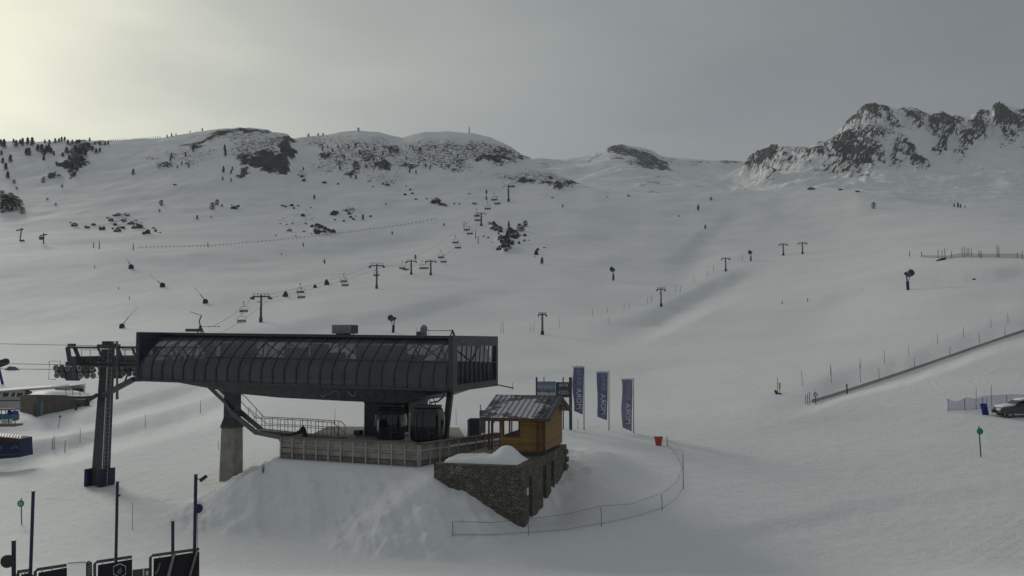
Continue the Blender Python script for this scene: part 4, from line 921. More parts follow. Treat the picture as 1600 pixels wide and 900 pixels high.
for k2 in range(3):
    cc_ = c+V(((k2-1)*.2, 0, 0)); mb.tube([cc_+V((math.cos(a_)*.17, 0, math.sin(a_)*.13)) for a_ in np.linspace(0, 2*math.pi, 13)], .018, 5)
mb.tube([c+V((-.38, 0, .04)), c+V((-.46, 0, -.02)), c+V((-.30, 0, -.14))], .018, 5); mb.tube([c+V((.38, 0, .04)), c+V((.46, 0, -.02)), c+V((.30, 0, -.14))], .018, 5)
mb.build('round_emblem', 'cream_paint', bb)
for u_, w_ in ((838.5, .16), (891.5, .26), (880, .10), (850, .07)):
    gp = P(u_, 600, Yb); mb = MB(); mb.box(V((gp.x, Yb+.08, (P(u_, 593, Yb).z+H(gp.x, Yb))/2)), (w_, .12, P(u_, 593, Yb).z-H(gp.x, Yb)+.4)); mb.build('post', 'dark_steel', bb)

def banner(u0, u1, vt, vb, mastu, vbase, label, fade, seed):
    Yb = place(mastu, vbase).y
    g = thing('banner_flag', label, 'banner', place(mastu, vbase), 'tall blue banners on thin masts beside the hut')
    mb = MB(); base = place(mastu, vbase); top = P(mastu, vt-1, Yb); mb.tube([base-V((0, 0, .3)), top], [.05, .035], 8); mb.build('mast', 'grey_paint', g)
    mb = MB(); mb.tube([P(u0-2, vt, Yb), P(mastu, vt, Yb)], .025, 6); mb.build('top_arm', 'grey_steel', g)
    TL, TR, BL, BR = P(u0, vt+1, Yb), P(u1, vt+1, Yb), P(u0+1, vb-6, Yb), P(u1-1.5, vb, Yb)
    nx, nz2 = 12, 30; rows = []
    rd = random.Random(seed)
    for j in range(nz2+1):
        f = j/nz2; l = TL.lerp(BL, f); r = TR.lerp(BR, f)
        bul = (math.sin(f*math.pi)**2)*.05
        rows.append([l.lerp(r, i/nx)+V((bul*(1-i/nx)*-1+.05*math.sin(f*7+seed*2)*(1-i/nx), -.10*math.sin(f*3.1)*(1-i/nx)+.055*math.sin(i*.9+f*9+seed)+.03*math.sin(f*23+i*.4), 0)) for i in range(nx+1)])
    mb = MB(); pts = [p for r in rows for p in r]; fs = [(j*(nx+1)+i, (j+1)*(nx+1)+i, (j+1)*(nx+1)+i+1, j*(nx+1)+i+1) for j in range(nz2) for i in range(nx)]
    mb.add(pts, fs); o = mb.build('cloth', 'banner_'+fade, g, smooth=True); md = o.modifiers.new('Solidify', 'SOLIDIFY'); md.thickness = .012
    cx = (TL+TR)/2; hgt = TL.z-BR.z
    # letters are seen through from the reverse, so they read mirrored, upwards
    def L_(txt, zc, m_): 
        o = text_mesh(txt, .60, m_, g, V((cx.x, Yb-.20, zc)), (0, 0, 1), (1, 0, 0), 'lettering', 'CENTER', .002, 1.05); return o
    z0 = TL.z-hgt*.57; L_('MORA', TL.z-hgt*.66, 'banner_letter'); L_('BANC', TL.z-hgt*.66+2.02*1.0, 'banner_letter_faint')
    mb = MB(); c = V((cx.x, Yb-.20, TL.z-hgt*.90)); mb.tube([c+V((.18, 0, -.16)), c+V((-.18, 0, .02)), c+V((.18, 0, .20)), c+V((.12, 0, .0))], .03, 5); mb.tube([c+V((.02, 0, -.06)), c+V((.16, 0, .08))], .03, 5); mb.build('logo', 'banner_letter_faint', g)
    return g
mat('banner_deep', (0.165, 0.18, 0.30), 0.85, 0, .12, 1.0); mat('banner_pale', (0.235, 0.24, 0.32), 0.85, 0, .12, 1.0)
mat('banner_letter', (0.55, 0.58, 0.68), 0.8, 0, .05); mat('banner_letter_faint', (0.30, 0.32, 0.43), 0.8, 0, .05)
banner(895.5, 912, 573, 648, 912.5, 672, 'deep blue hanging banner nearest the billboard, lettering clear at the bottom', 'deep', 1)
banner(933, 950, 581, 657, 951.5, 673, 'deep blue hanging banner between the two other banners', 'deep', 2)
banner(971.5, 988.5, 592, 674, 990, 677, 'paler faded blue banner farthest from the hut', 'pale', 3)
# red bin
rb = place(1029, 696); bn = thing('red_bin', 'red plastic barrel standing in the snow beside the net fence', 'bin', rb)
mb = MB(); mb.tube([V((0, 0, -.1)), V((0, 0, .1)), V((0, 0, .62))], [.22, .24, .33], 14, True); mb.build('body', 'red_plastic', bn, world=False, smooth=False)
mb = MB(); mb.tube([V((0, 0, .60)), V((0, 0, .68))], .36, 14); mb.build('rim', 'red_plastic', bn, world=False)
bn.scale = (1.0, 1.0, 1.0)
# ---------------------------------------------------------------- gondola pylon with its truss, beside the station's left end
PT = -7.3
pb_ = S(PT, 4.8, 0); pz = H(pb_.x, pb_.y)
py = thing('gondola_pylon', 'tall dark grey tapered gondola pylon with sheave wheels and a ladder, left of the station', 'pylon', V((pb_.x, pb_.y, pz)))
def rb4(c, hx, hy, z, ox=0): return [V((c.x, c.y, 0))+V((ox, 0, 0))+SA*(a*hx)+SB*(b2*hy)+V((0, 0, z)) for a, b2 in ((-1, -1), (1, -1), (1, 1), (-1, 1))]
zq = lambda v: P(165, v, pb_.y).z
mb = MB(); mb.loft([rb4(pb_, .54, .50, pz-1), rb4(pb_, .52, .48, zq(735)), rb4(pb_, .40, .38, zq(560), .28), rb4(pb_, .38, .36, zq(545), .3)]); mb.build('column', 'dark_steel', py, bevel=.06)
for sx_, nm in ((-1, 'blue_pad'), (1, 'blue_pad')):
    mb = MB(); cx_ = pb_+SA*(sx_*.68)+V((0, -.2, 0)); mb.loft([[V((cx_.x, cx_.y, 0))+SA*(a*.16)+SB*(b2*.8)+V((0, 0, z)) for a, b2 in ((-1, -1), (1, -1), (1, 1), (-1, 1))] for z in (pz-.4, zq(731))]); mb.build('padding', 'navy_cloth' if sx_ < 0 else 'purple_pad', py, bevel=.06)
mb = MB(); lx = pb_+SA*.66+V((0, -.5, 0))
for dx in (0, .30):
    mb.tube([V((lx.x+dx-.10, lx.y, zq(770))), V((lx.x+dx+.05, lx.y, zq(535)))], .028, 6)
zl = zq(768)
while zl < zq(540):
    f = (zl-zq(770))/(zq(535)-zq(770)); mb.tube([V((lx.x-.10+.15*f, lx.y, zl)), V((lx.x+.20+.15*f, lx.y, zl))], .016, 5); zl += .32
mb.build('ladder', 'galvanised', py)
mb = MB(); mb.tube([V((lx.x-.2, lx.y-.12, zq(768))), V((lx.x+.02, lx.y-.12, zq(560)))], .03, 6); mb.build('cable_duct', 'white_paint', py)
# head truss (two chords each side), catwalk
z_up, z_lo = -.42, -1.72
for s_ in (2.6, 7.2):
    mb = MB(); mb.beam(S(-9.0, s_, z_up), S(.2, s_, z_up), .14, .16); mb.beam(S(-9.0, s_, z_lo), S(.2, s_, z_lo), .16, .34)
    for t0, t1, up in ((-8.9, -8.6, 1), (-8.2, -7.5, 0), (-5.9, -5.1, 0), (-4.4, -4.4, 1), (-2.6, -1.9, 1), (-1.6, -.6, 0), (-.2, -.9, 1)):
        mb.beam(S(t0, s_, z_up), S(t1, s_, z_lo), .14 if t0 > -8 else .34, .12)
    mb.build('head_truss', 'dark_steel', py)
    mb = MB()
    for t in np.arange(-7.0, .1, .85): mb.tube([S(float(t), s_-.5, z_lo+.1), S(float(t), s_-.5, z_lo+1.15)], .02, 5)
    for z in (z_lo+.6, z_lo+1.12): mb.tube([S(-7.2, s_-.5, z), S(.1, s_-.5, z)], .02, 5)
    mb.build('guard_rail', 'grey_steel', py)
    mb = MB(); mb.box(S(-3.6, s_-.3, z_lo-.18), (7.2, .6, .05), SA, SB); mb.build('catwalk', 'grey_steel', py)
    mb = MB(); mb.box(S(-8.5, s_, -.22), (.55, .3, .22), SA, SB); mb.build('cap_plate', 'dark_steel', py)
    # sheave train
    mb = MB(); mb.prism([S(-10.0, s_-.06, -1.95), S(-6.2, s_-.06, -1.95), S(-6.0, s_-.06, -2.3), S(-7.2, s_-.06, -2.62), S(-7.7, s_-.06, -3.05), S(-8.9, s_-.06, -3.05), S(-9.3, s_-.06, -2.62), S(-10.1, s_-.06, -2.4)], SB*.12); mb.build('sheave_beam', 'dark_steel', py)
    for z in (-2.05, -2.62):
        for t in (-9.9, -9.3, -8.7, -8.1, -7.5, -6.9, -6.3):
            if z < -2.5 and t in (-8.7,): continue
            mb = MB(); c = S(t+(.12 if z < -2.5 else 0), s_-.12, z); mb.tube([c-SB*.05, c+SB*.05], .25, 14); 
            o = mb.build('sheave_wheel', 'grey_paint' if (t*10) % 4 < 2 else 'grey_steel', py); mb = MB(); mb.tube([c-SB*.09, c-SB*.06], .08, 8); mb.build('hub', 'dark_steel', o)
    mb = MB()
    for q in ((-10.25, -1.55), (-10.25, -2.9), (-9.2, -1.55)): mb.tube([S(q[0], s_-.4, q[1]), S(q[0], s_-.4, q[1]+.01)], .01, 5)
    mb.tube([S(-9.2, s_-.4, -1.9), S(-9.2, s_-.4, -1.5), S(-10.3, s_-.4, -1.5), S(-10.3, s_-.4, -2.95), S(-9.6, s_-.4, -2.95)], .025, 5); mb.build('rope_catcher', 'dark_steel', py)
mb = MB(); mb.beam(S(PT, 1.6, -1.4), S(PT, 8.4, -1.4), .5, .6); mb.build('cross_arm', 'dark_steel', py)
# lower arms and platform
mb = MB(); e_ = P(209, 592.5, 68.6); mb.beam(S(PT+.3, 4.2, -4.4), e_, .3, .36); mb.beam(P(193, 601, 70), P(200, 584, 70), .10); mb.build('strut', 'dark_steel', py)
mb = MB(); mb.box(S(PT-1.1, 3.4, -4.35), (1.9, 1.0, .14), SA, SB); mb.box(S(PT-.9, 3.4, -4.85), (1.2, .6, .5), SA, SB); mb.beam(S(PT-.7, 3.4, -4.9), S(PT+.2, 4.0, -4.2), .3); mb.build('lower_platform', 'dark_steel', py)
mb = MB(); mb.tube([S(PT-2.0, 2.9, -3.55), S(PT, 2.9, -3.55)], .025, 5)
for t in (-1.9, -1.2, -.5): mb.tube([S(PT+t, 2.9, -4.3), S(PT+t-.1, 2.9, -3.55)], .025, 5)
mb.build('platform_rail', 'grey_steel', py)
mb = MB(); mb.tube([S(PT-1.0, 3.0, -4.9), S(PT-1.0, 3.0, -5.4)], .12, 8); mb.build('hanging_pipe', 'dark_steel', py)
mb = MB(); mb.box(P(170, 541, 69.5), (1.5, .8, .30)); 
for i in range(9): mb.tube([P(163+i*2.1, 541, 69.4), P(163+i*2.1, 533, 69.4)], .03, 5)
mb.build('head_platform', 'dark_steel', py)
mb = MB(); mb.box(P(168, 536, 69.8), (.75, .3, .30)); mb.build('head_sign', 'grey_steel', py)
mb = MB(); mb.beam(P(183, 533, 68.9), P(183, 600, 68.9), .12); mb.beam(P(183, 600, 68.9), P(183, 624, 68.9), .16); mb.build('side_post', 'grey_steel', py)
def rope(name, label, pts, r, sag=0.0, cat='cable', group=None):
    out = []
    for i in range(len(pts)-1):
        a, b2 = pts[i], pts[i+1]; n_ = 10
        for k2 in range(n_ if i < len(pts)-2 else n_+1):
            f = k2/n_; p = a.lerp(b2, f); p = p-V((0, 0, sag*(b2-a).length*4*f*(1-f))); out.append(p)
    mb = MB(); mb.tube(out, r, 6); o = mb.build(name, 'dark_steel'); tag(o, label, cat, group); return o
def leftward(u1, v1, Y1, v0): 
    return P(u1, v1, Y1), P(-140, v0, Y1+14)
a, b2 = leftward(168, 540.5, 70, 534.5); rope('haul_cable', 'uppermost thin cable running from the gondola pylon head to the left edge', [a, b2], .022)
a, b2 = leftward(104, 570, 70.4, 565.5); rope('haul_cable', 'middle cable running from the upper row of pylon sheaves to the left edge', [a, b2], .025)
a, b2 = leftward(104, 577.5, 70.4, 574.5); rope('haul_cable', 'lowest cable running from the lower row of pylon sheaves to the left edge', [a, b2], .025)

# ---------------------------------------------------------------- chairlift
def lift_tower(name, label, cat, u, vt, vb, w_arm=None, group=None, arm=4.6, small=False, rz=0.0, thick=.34, mast='dark_steel'):
    b_ = place(u, vb); top = P(u, vt, b_.y); h = top.z-b_.z
    g = thing(name, label, cat, b_, group, rz)
    mb = MB(); mb.tube([V((0, 0, -.8)), V((0, 0, h*.16))], thick*1.45, 10); mb.build('footing', 'dark_steel' if not small else 'navy_cloth', g, world=False)
    mb = MB(); mb.tube([V((0, 0, h*.15)), V((0, 0, h*.97))], [thick, thick*.72], 10); mb.build('mast', mast, g, world=False)
    mb = MB(); mb.beam((-arm/2, 0, h*.90), (arm/2, 0, h*.90), .34, .38); mb.beam((-arm*.22, 0, h*.72), (0, 0, h*.70), .2); mb.beam((-arm/2, 0, h*1.0), (arm/2, 0, h*1.0), .12, .10)
    for x in (-arm*.42, -arm*.2, arm*.2, arm*.42): mb.beam((x, 0, h*.9), (x, 0, h*1.0), .10)
    mb.build('cross_arm', mast, g, world=False)
    for x in (-arm/2, arm/2):
        mb = MB(); mb.beam((x, -1.3, h*.86), (x, 1.3, h*.86), .22, .30); mb.build('sheave_train', 'dark_steel', g, world=False)
        for k2 in range(4):
            mb = MB(); c = V((x, -1.1+k2*.73, h*.83)); mb.tube([c-V((.09, 0, 0)), c+V((.09, 0, 0))], .24, 10); mb.build('sheave_wheel', 'rubber', g, world=False)
    return g, b_, h
towers = []
T = [(407.5, 459, 503.5, 'nearest chairlift tower, standing just above the roof of the station', 5.4),
     (588.5, 411, 451, 'chairlift tower right of the first chairs, taller than the pair behind it', 5.6),
     (642.5, 406, 429, 'left one of the two chairlift towers standing close together', 4.8),
     (673.0, 406, 430, 'right one of the two chairlift towers standing close together', 4.8),
     (752.0, 332, 353, 'small distant chairlift tower halfway up the slope near the rocky knoll', 5.0),
     (794.5, 288, 315, 'highest and farthest chairlift tower below the rocky ridge', 5.4)]
for u, vt, vb, lb, arm in T:
    b_ = place(u, vb); towers.append(lift_tower('chairlift_tower', lb, 'lift tower', u, vt, vb, group='towers of the chairlift', arm=arm*(1 if b_.y < 420 else b_.y/520*1.1), thick=.36 if b_.y < 300 else .36*b_.y/340, rz=R(-8)))
# ropes of the chairlift
def hd(i, side): 
    g, b_, h = towers[i]; arm = T[i][4]*(1 if b_.y < 420 else b_.y/520*1.1)
    return b_+V((side*arm/2*math.cos(R(-8)), side*arm/2*math.sin(R(-8)), h*.86))
st_end = [P(330, 511, 180), P(345, 520, 182)]
rope('chairlift_rope', 'left haul rope of the chairlift climbing the slope between its towers', [st_end[0], hd(0, -1), hd(1, -1), hd(2, -1), hd(4, -1), hd(5, -1)], .035, .010)
rope('chairlift_rope', 'right haul rope of the chairlift climbing the slope between its towers', [st_end[1], hd(0, 1), hd(1, 1), hd(3, 1), hd(4, 1), hd(5, 1)], .035, .010)
# chairs
def chair_proto():
    g = thing('lift_chair', 'x', 'lift chair', (0, 0, 0), 'chairs hanging on the chairlift')
    mb = MB(); mb.tube([V((0, 0, 2.9)), V((0, .05, 1.9)), V((0, .25, 1.75))], .05, 6); mb.box((0, 0, 2.95), (.5, .5, .18)); mb.build('hanger', 'dark_steel', g, world=False)
    mb = MB(); mb.tube([V((-1.15, .1, .2)), V((-1.15, .3, 1.55)), V((-.9, .3, 1.75)), V((.9, .3, 1.75)), V((1.15, .3, 1.55)), V((1.15, .1, .2))], .045, 6); mb.build('frame', 'grey_steel', g, world=False)
    mb = MB(); mb.box((0, -.05, .28), (2.2, .55, .16)); mb.build('seat', 'rubber', g, world=False)
    mb = MB(); mb.box((0, .27, .62), (2.2, .08, .38)); mb.build('backrest', 'grey_steel', g, world=False)
    mb = MB(); mb.tube([V((-1.05, -.4, .95)), V((1.05, -.4, .95))], .03, 5); mb.tube([V((-.7, -.5, -.15)), V((.7, -.5, -.15))], .03, 5); mb.tube([V((0, -.4, .95)), V((0, -.5, -.15))], .025, 5); mb.build('safety_bar', 'grey_steel', g, world=False)
    return g
CH = [(380.5, 489, 240, 'upper of the two chairs hanging left of the nearest chairlift tower'), (377, 505, 226, 'lower of the two chairs hanging left of the nearest chairlift tower'),
      (469, 459, 262, 'chair beyond the nearest tower, hanging highest of its close pair'), (470.5, 467, 256, 'chair just below and beside another chair right of the nearest tower'),
      (537, 442, 290, 'chair left of the tall tower, the higher of that pair'), (539, 448, 284, 'chair left of the tall tower, the lower of that pair'),
      (588, 432, 330, 'chair seen in front of the mast of the tall tower'),
      (628.5, 421, 420, 'small chair just left of the pair of towers, the left one'), (634, 423, 410, 'small chair just left of the pair of towers, the right one'),
      (659.5, 421, 425, 'small chair between the pair of towers, the left one'), (665, 421, 425, 'small chair between the pair of towers, the right one'),
      (689, 404, 470, 'tiny chair above right of the tower pair, the upper one'), (693, 411, 462, 'tiny chair above right of the tower pair, the lower one'),
      (711.5, 381, 520, 'tiny chair halfway to the distant tower, the upper one'), (715.5, 389, 512, 'tiny chair halfway to the distant tower, the lower one'),
      (729, 361, 570, 'tiny chair left of the rocky knoll, the upper one'), (734, 367, 560, 'tiny chair left of the rocky knoll, the lower one'),
      (745, 339, 620, 'tiny chair hanging left of the distant tower, the upper one'), (746, 346, 612, 'tiny chair hanging left of the distant tower, the lower one'),
      (762, 328, 660, 'tiny chair just above the distant tower'), (772, 314, 720, 'tiny chair between the two highest towers, the upper one'), (777, 320, 710, 'tiny chair between the two highest towers, the lower one'),
      (800, 293, 800, 'tiny chair right beside the top of the highest tower')]
proto = None
for (u, v, Yc, lb) in CH:
    s_ = 1.0*max(1, Yc/330)
    if proto is None:
        proto = chair_proto(); proto['label'] = lb; proto.location = P(u, v, Yc); proto.rotation_euler = (0, 0, R(-8)); proto.scale = (s_,)*3; c_ = proto
    else: c_ = copy_thing(proto, P(u, v, Yc), R(-8), s_, lb)
# two dark hoods above the near chairs
# ---------------------------------------------------------------- drag lift towers
D_ = [(847.5, 488, 523, 'nearest drag lift tower, lowest on the slope, with a dark padded foot'), (1033, 449, 479, 'second drag lift tower up, above the lower end of the shaded snow bank'),
      (1134, 402, 424, 'third drag lift tower up, at the top of the shaded snow bank'), (1224, 380, 399, 'left one of the two highest drag lift towers'), (1254, 378, 397, 'right one of the two highest drag lift towers')]
for u, vt, vb, lb in D_:
    b_ = place(u, vb); lift_tower('drag_lift_tower', lb, 'lift tower', u, vt, vb, group='towers of the drag lift', arm=14*b_.y/F*.9, small=True, thick=.30*max(1, b_.y/330), mast='grey_steel')
dr = []
for u, vt, vb, lb in D_[:3]: 
    b_ = place(u, vb); dr.append(P(u, vt+4, b_.y))
# leftmost uphill structures
for (u, vt, vb, lb) in ((31, 356, 377, 'leaning lift mast above a small dark box at the far left edge'), (68, 364, 381, 'short dark lift mast with a crossbar near the far left edge')):
    b_ = place(u, vb); g = thing('lift_mast', lb, 'mast', b_, 'lift masts at the far left')
    k_ = b_.y/F
    mb = MB(); mb.beam((0, 0, -1), ((2 if u < 50 else 0)*k_, 0, (vb-vt)*k_), 1.3*k_); mb.build('mast', 'dark_steel', g, world=False)
    mb = MB(); mb.beam((-6*k_, 0, (vb-vt-4)*k_), (5*k_, 0, (vb-vt-2)*k_), 1.6*k_); mb.build('crossbar', 'dark_steel', g, world=False)
    mb = MB(); mb.box(((4 if u < 50 else -4)*k_, 0, (0 if u < 50 else 9)*k_), (6*k_, 3*k_, 5*k_)); mb.build('equipment_box', 'dark_steel', g, world=False, bevel=.3)

# ---------------------------------------------------------------- snow guns and lances
def snow_gun(u, vt, vb, lb, mcol, flip=1):
    b_ = place(u, vb); k_ = b_.y/F; h = (vb-vt)*k_; g = thing('snow_gun', lb, 'snow cannon', b_, 'fan snow guns on masts along the pistes')
    mb = MB(); mb.tube([V((0, 0, -.5)), V((-.15*flip, 0, h*.42))], h*.075, 8); mb.build('mast_foot', 'navy_cloth', g, world=False)
    mb = MB(); mb.beam((-.15*flip, 0, h*.4), (-.45*flip, 0, h*.78), h*.05); mb.build('mast', 'dark_steel', g, world=False)
    mb = MB(); mb.beam((.0, 0, h*.3), (.55*flip, 0, h*.68), h*.03); mb.build('brace', 'dark_steel', g, world=False)
    c = V((.45*flip, -.2, h*.80)); ax = V((.35*flip, -1, .35)).normalized()
    mb = MB(); mb.tube([c-ax*h*.16, c-ax*h*.08, c+ax*h*.12, c+ax*h*.17], [h*.10, h*.16, h*.17, h*.155], 14, True); mb.build('barrel', mcol, g, world=False, smooth=True)
    mb = MB(); mb.disc(c+ax*h*.175, ax, h*.13, .05, 14); mb.build('fan_mouth', 'rubber', g, world=False)
    mb = MB(); mb.box((-.5*flip, 0, h*.80), (h*.13, h*.13, h*.13)); mb.build('control_box', 'navy_cloth', g, world=False)
    mb = MB(); mb.tube([c+V((0, 0, h*.14)), c+V((.12*flip, 0, h*.26))], h*.012, 5); mb.build('lamp_stalk', 'dark_steel', g, world=False)
    return g
snow_gun(614, 492, 519.5, 'dark snow gun on a mast just above the station roof', 'gun_blue', -1)
snow_gun(958, 417, 438, 'bluish snow gun on a mast in the middle of the slope', 'gun_blue', -1)
snow_gun(1173, 391, 408, 'snow gun on a mast between the third and fourth drag lift towers', 'gun_blue', -1)
snow_gun(1419, 421, 453, 'green snow gun on a dark mast, nearest one on the right slope', 'gun_green', 1)
def lance(u, vb, tu, tv, mu, mv, lb):
    b_ = place(u, vb); g = thing('snow_lance', lb, 'snow lance', b_, 'long snow lances leaning out of small boxes')
    k_ = b_.y/F
    mb = MB(); mb.loft([[V((x*w, y*w, z)) for x, y in ((-1, -1), (1, -1), (1, 1), (-1, 1))] for z, w in ((-.3, 3*k_), (5*k_, 3*k_), (7*k_, 1*k_))]); mb.build('base_box', 'navy_cloth', g, world=False)
    top = P(tu, tv, b_.y-1)-b_; mid = P(mu, mv, b_.y)-b_
    mb = MB(); mb.tube([V((0, 0, 4*k_)), mid], .6*k_, 6); mb.build('arm', 'dark_steel', g, world=False)
    mb = MB(); mb.tube([mid, top], .22*k_, 5); mb.build('lance_pipe', 'grey_steel', g, world=False)
lance(205, 420, 197, 402, 201, 409, 'snow lance highest on the left slope')
lance(254, 448.5, 233, 428, 246, 439, 'snow lance second highest on the left slope')
lance(321, 474, 303, 448, 313, 460, 'snow lance with a blue box nearest above the station roof')
lance(190.5, 512.5, 214, 482, 201, 495, 'snow lance leaning right, lowest on the left slope')
# big snow gun cut by the left edge
b_ = place(6, 600); g = thing('snow_gun', 'large dark snow gun with a blue leg cut off by the left edge', 'snow cannon', b_)
q = lambda u, v: P(u, v, b_.y)-b_
mb = MB(); mb.tube([q(-14, 572), q(-8, 571), q(10, 565), q(13, 564)], [.5, .72, .66, .45], 12); mb.build('barrel', 'rubber', g, world=False, smooth=True)
mb = MB(); mb.beam(q(-2, 575), q(4, 600), .35); mb.build('leg', 'blue_pad', g, world=False)
mb = MB(); mb.box(q(3, 601), (1.2, .8, .2)); mb.build('foot', 'dark_steel', g, world=False)
b_ = place(19, 578); tag(MB().tube([b_-V((1.6, 0, 0)), b_+V((-.6, 0, .35)), b_+V((.6, 0, .3)), b_+V((1.8, 0, -.1))], [.15, .45, .4, .1], 8).build('snow_covered_log', 'bush_twig'), 'low dark bushy heap on the snow right of the big snow gun', 'heap')

# ---------------------------------------------------------------- marker poles
mp_proto = {}
def marker(u, vt, vb, lean=0.0, mcol='bamboo', group='thin piste marker poles', label=None, k=0.35):
    b_ = place(u, vb); k_ = b_.y/F; h = max((vb-vt)*k_, .4)
    mb = MB(); mb.tube([V((0, 0, -.3)), V((lean*h*.5, 0, h*.5)), V((lean*h, 0, h))], [k*k_, k*k_*.9, k*k_*.7], 5)
    o = mb.build('marker_pole', mcol, None); o.location = b_; tag(o, label, 'marker pole', group); return o
ML = {}
def row(lst, label, mcol='bamboo', k=.35):
    for i, (u, vt, vb) in enumerate(lst): marker(u, vt, vb, random.uniform(-.06, .06), mcol, label.replace('marker pole', 'marker poles'), label, k)
row([(1298,568,586),(1345,560,576),(1382,547,567),(1420,540,554),(1465,522,537),(1506,511,527),(1549,498,512),(1575,489,504)], 'thin marker pole in the row along the crest above the red net')
row([(1254,580,603),(1299,572,598),(1345,568,597),(1374,575,592),(1429,558,573),(1484,541,555),(1531,520,536),(1571,510,526)], 'thin marker pole in the row just behind the red net', k=.4)
row([(829,505,518),(834,502,519),(874,497,512),(926,480,493),(949,480,489),(952,495,506),(975,472,484),(983,472,483)], 'thin marker pole between the first and second drag lift towers', k=.3)
row([(1012,464,474),(1018,460,471),(1056,445,456),(1063,446,456),(1085,430,440),(1105,422,431),(1115,414,424),(1160,398,407)], 'thin marker pole on the crest above the shaded bank', k=.3)
row([(783,504,521),(787,502,521)], 'thin marker pole in the pair right of the station roof', k=.35)
row([(85,681,702),(82,685,702),(101,688,707)], 'marker pole in the small cluster left of the pylon', k=.6)
row([(125,670,692)], 'marker pole standing alone close left of the pylon', k=.45)
row([(227,648,668)], 'thin pole standing alone right of the pylon below the station', k=.4)
row([(313,626,646),(341,690,702)], 'thin bent pole between the pylon and the concrete pillar', k=.45)
row([(207,786,828)], 'thin pole in the foreground snow between the terrace and the pylon', 'dark_steel', .4)
row([(153,630,648)], 'short dark pole right behind the brown hut', 'dark_steel', .5)
row([(523,640,662)], 'thin pole behind the catwalk railing', k=.35)
row([(713,640,664)], 'leaning thin pole behind the boarding deck, left of the cabinet', k=.35)
row([(903,654,670)], 'short leaning stick beside the mast of the first banner', 'dark_steel', .45)
row([(1215,590,613)], 'slim pole beside the yellow-green marker', 'bamboo', .5)
row([(1525,606,640)], 'tall thin pole in front of the purple net', 'dark_steel', .4)
row([(1549,602,634)], 'tallest thin pole behind the blue mattress', 'dark_steel', .45)
row([(1543,622,648)], 'short thin pole close right of the blue mattress', 'dark_steel', .35)
row([(1421,392,401),(1440,393,401)], 'small marker left of the green net on the right slope', 'dark_steel', .6)
row([(1466,390,403),(1472,391,405),(1477,388,404),(1487,393,403)], 'crooked stick at the left end of the green net', 'bush_twig', .6)
row([(1504,386,401),(1507,385,401),(1511,388,400),(1514,387,400),(1518,389,401)], 'stick in the tight bunch behind the green net', 'bush_twig', .55)
row([(1530,391,401),(1533,392,404),(1558,383,402),(1561,385,402),(1590,394,403),(1597,392,405)], 'dark post along the right half of the green net', 'dark_steel', .6)
row([(146,379,387),(155,377,389),(208,380,391),(325,378,386)], 'tiny dark post left of the long barrier fence', 'dark_steel', .8)
row([(725,345,355),(743,360,373),(747,369,381)], 'tiny crooked pole left of the rocky knoll', 'dark_steel', .7)
row([(202,463,468),(185,448,452),(148,414,419)], 'tiny dark dot-like stake on the left slope', 'dark_steel', .6)
row([(1222,470,475),(1262,466,471)], 'tiny stake on the open right slope', 'bamboo', .8)
row([(88,362,368),(466,575,580)], 'tiny far stake', 'dark_steel', .6) if False else None
b_ = place(92, 668); g = thing('knobbed_pole', 'marker pole with a dark round knob on top, left of the pylon', 'marker pole', b_); k_ = b_.y/F
mb = MB(); mb.tube([V((-.1, 0, -.3)), V((.1, 0, 16*k_))], .035, 6); mb.build('pole', 'bamboo', g, world=False); mb = MB(); mb.tube([V((.1, 0, 15*k_)), V((.1, 0, 17*k_)), V((.1, 0, 19*k_))], [.07, .13, .06], 8); mb.build('knob', 'dark_steel', g, world=False)

# ---------------------------------------------------------------- piste signs
def disc_sign(u, vt, vb, r, lb, txt=None, mcol='green_sign', pole=.035):
    b_ = place(u, vb); k_ = b_.y/F; h = (vb-vt)*k_; g = thing('piste_sign', lb, 'sign', b_)
    mb = MB(); mb.tube([V((.05, 0, -.4)), V((-.05, 0, h))], pole, 6); mb.build('pole', 'dark_steel', g, world=False)
    c = V((-.02, -.08, h-(r*k_)-.12)); mb = MB(); mb.disc(c, (0, 1, 0), r*k_, .03, 22); mb.build('disc', mcol, g, world=False)
    if txt:
        text_mesh(txt, r*k_*1.15, 'white_paint', g, b_+c+V((0, -.03, 0)), (1, 0, 0), (0, 0, 1), 'number')
    return g
disc_sign(1532, 667, 714, 5.0, 'round green piste sign on a dark pole in the right foreground', None, 'green_sign', .05)
mb = MB()
disc_sign(33, 779, 820, 5.2, 'round green numbered piste sign at the lower left', '23', 'green_sign', .035)
disc_sign(1274.5, 612, 632, 3.3, 'round sign with a dark rim at the lower end of the red net', None, 'dark_steel', .05)
b_ = place(1274.5, 632); k_ = b_.y/F
tag(MB().disc(b_+V((-.02, -.13, 20*k_-3.3*k_-.12)), (0, 1, 0), 2.3*k_, .02, 20).build('sign_face', 'cream_paint', bpy.data.objects['piste_sign.002']), None)
b_ = place(1218, 616); g = thing('warning_marker', 'yellow-green panel marker with a black bag leaning beside it on the snow', 'marker', b_); k_ = b_.y/F
mb = MB(); mb.tube([V((.02, 0, -.2)), V((0, 0, 17*k_))], .035, 6); mb.build('pole', 'bamboo', g, world=False)
mb = MB(); mb.box((0.02, -.06, 13.5*k_), (3.2*k_, .04, 9*k_)); mb.build('panel', 'yellow_paint', g, world=False)
mb = MB(); mb.tube([V((-7*k_, 0, 6*k_)), V((-5*k_, 0, 3*k_)), V((-3*k_, 0, .3*k_))], [.12, .17, .15], 8); mb.build('bag', 'rubber', g, world=False)
mb = MB(); mb.tube([V((-2*k_, 0, 0)), V((1.5*k_, 0, .5*k_)), V((3*k_, 0, 0))], [.1, .15, .1], 6); mb.build('foot', 'rubber', g, world=False)

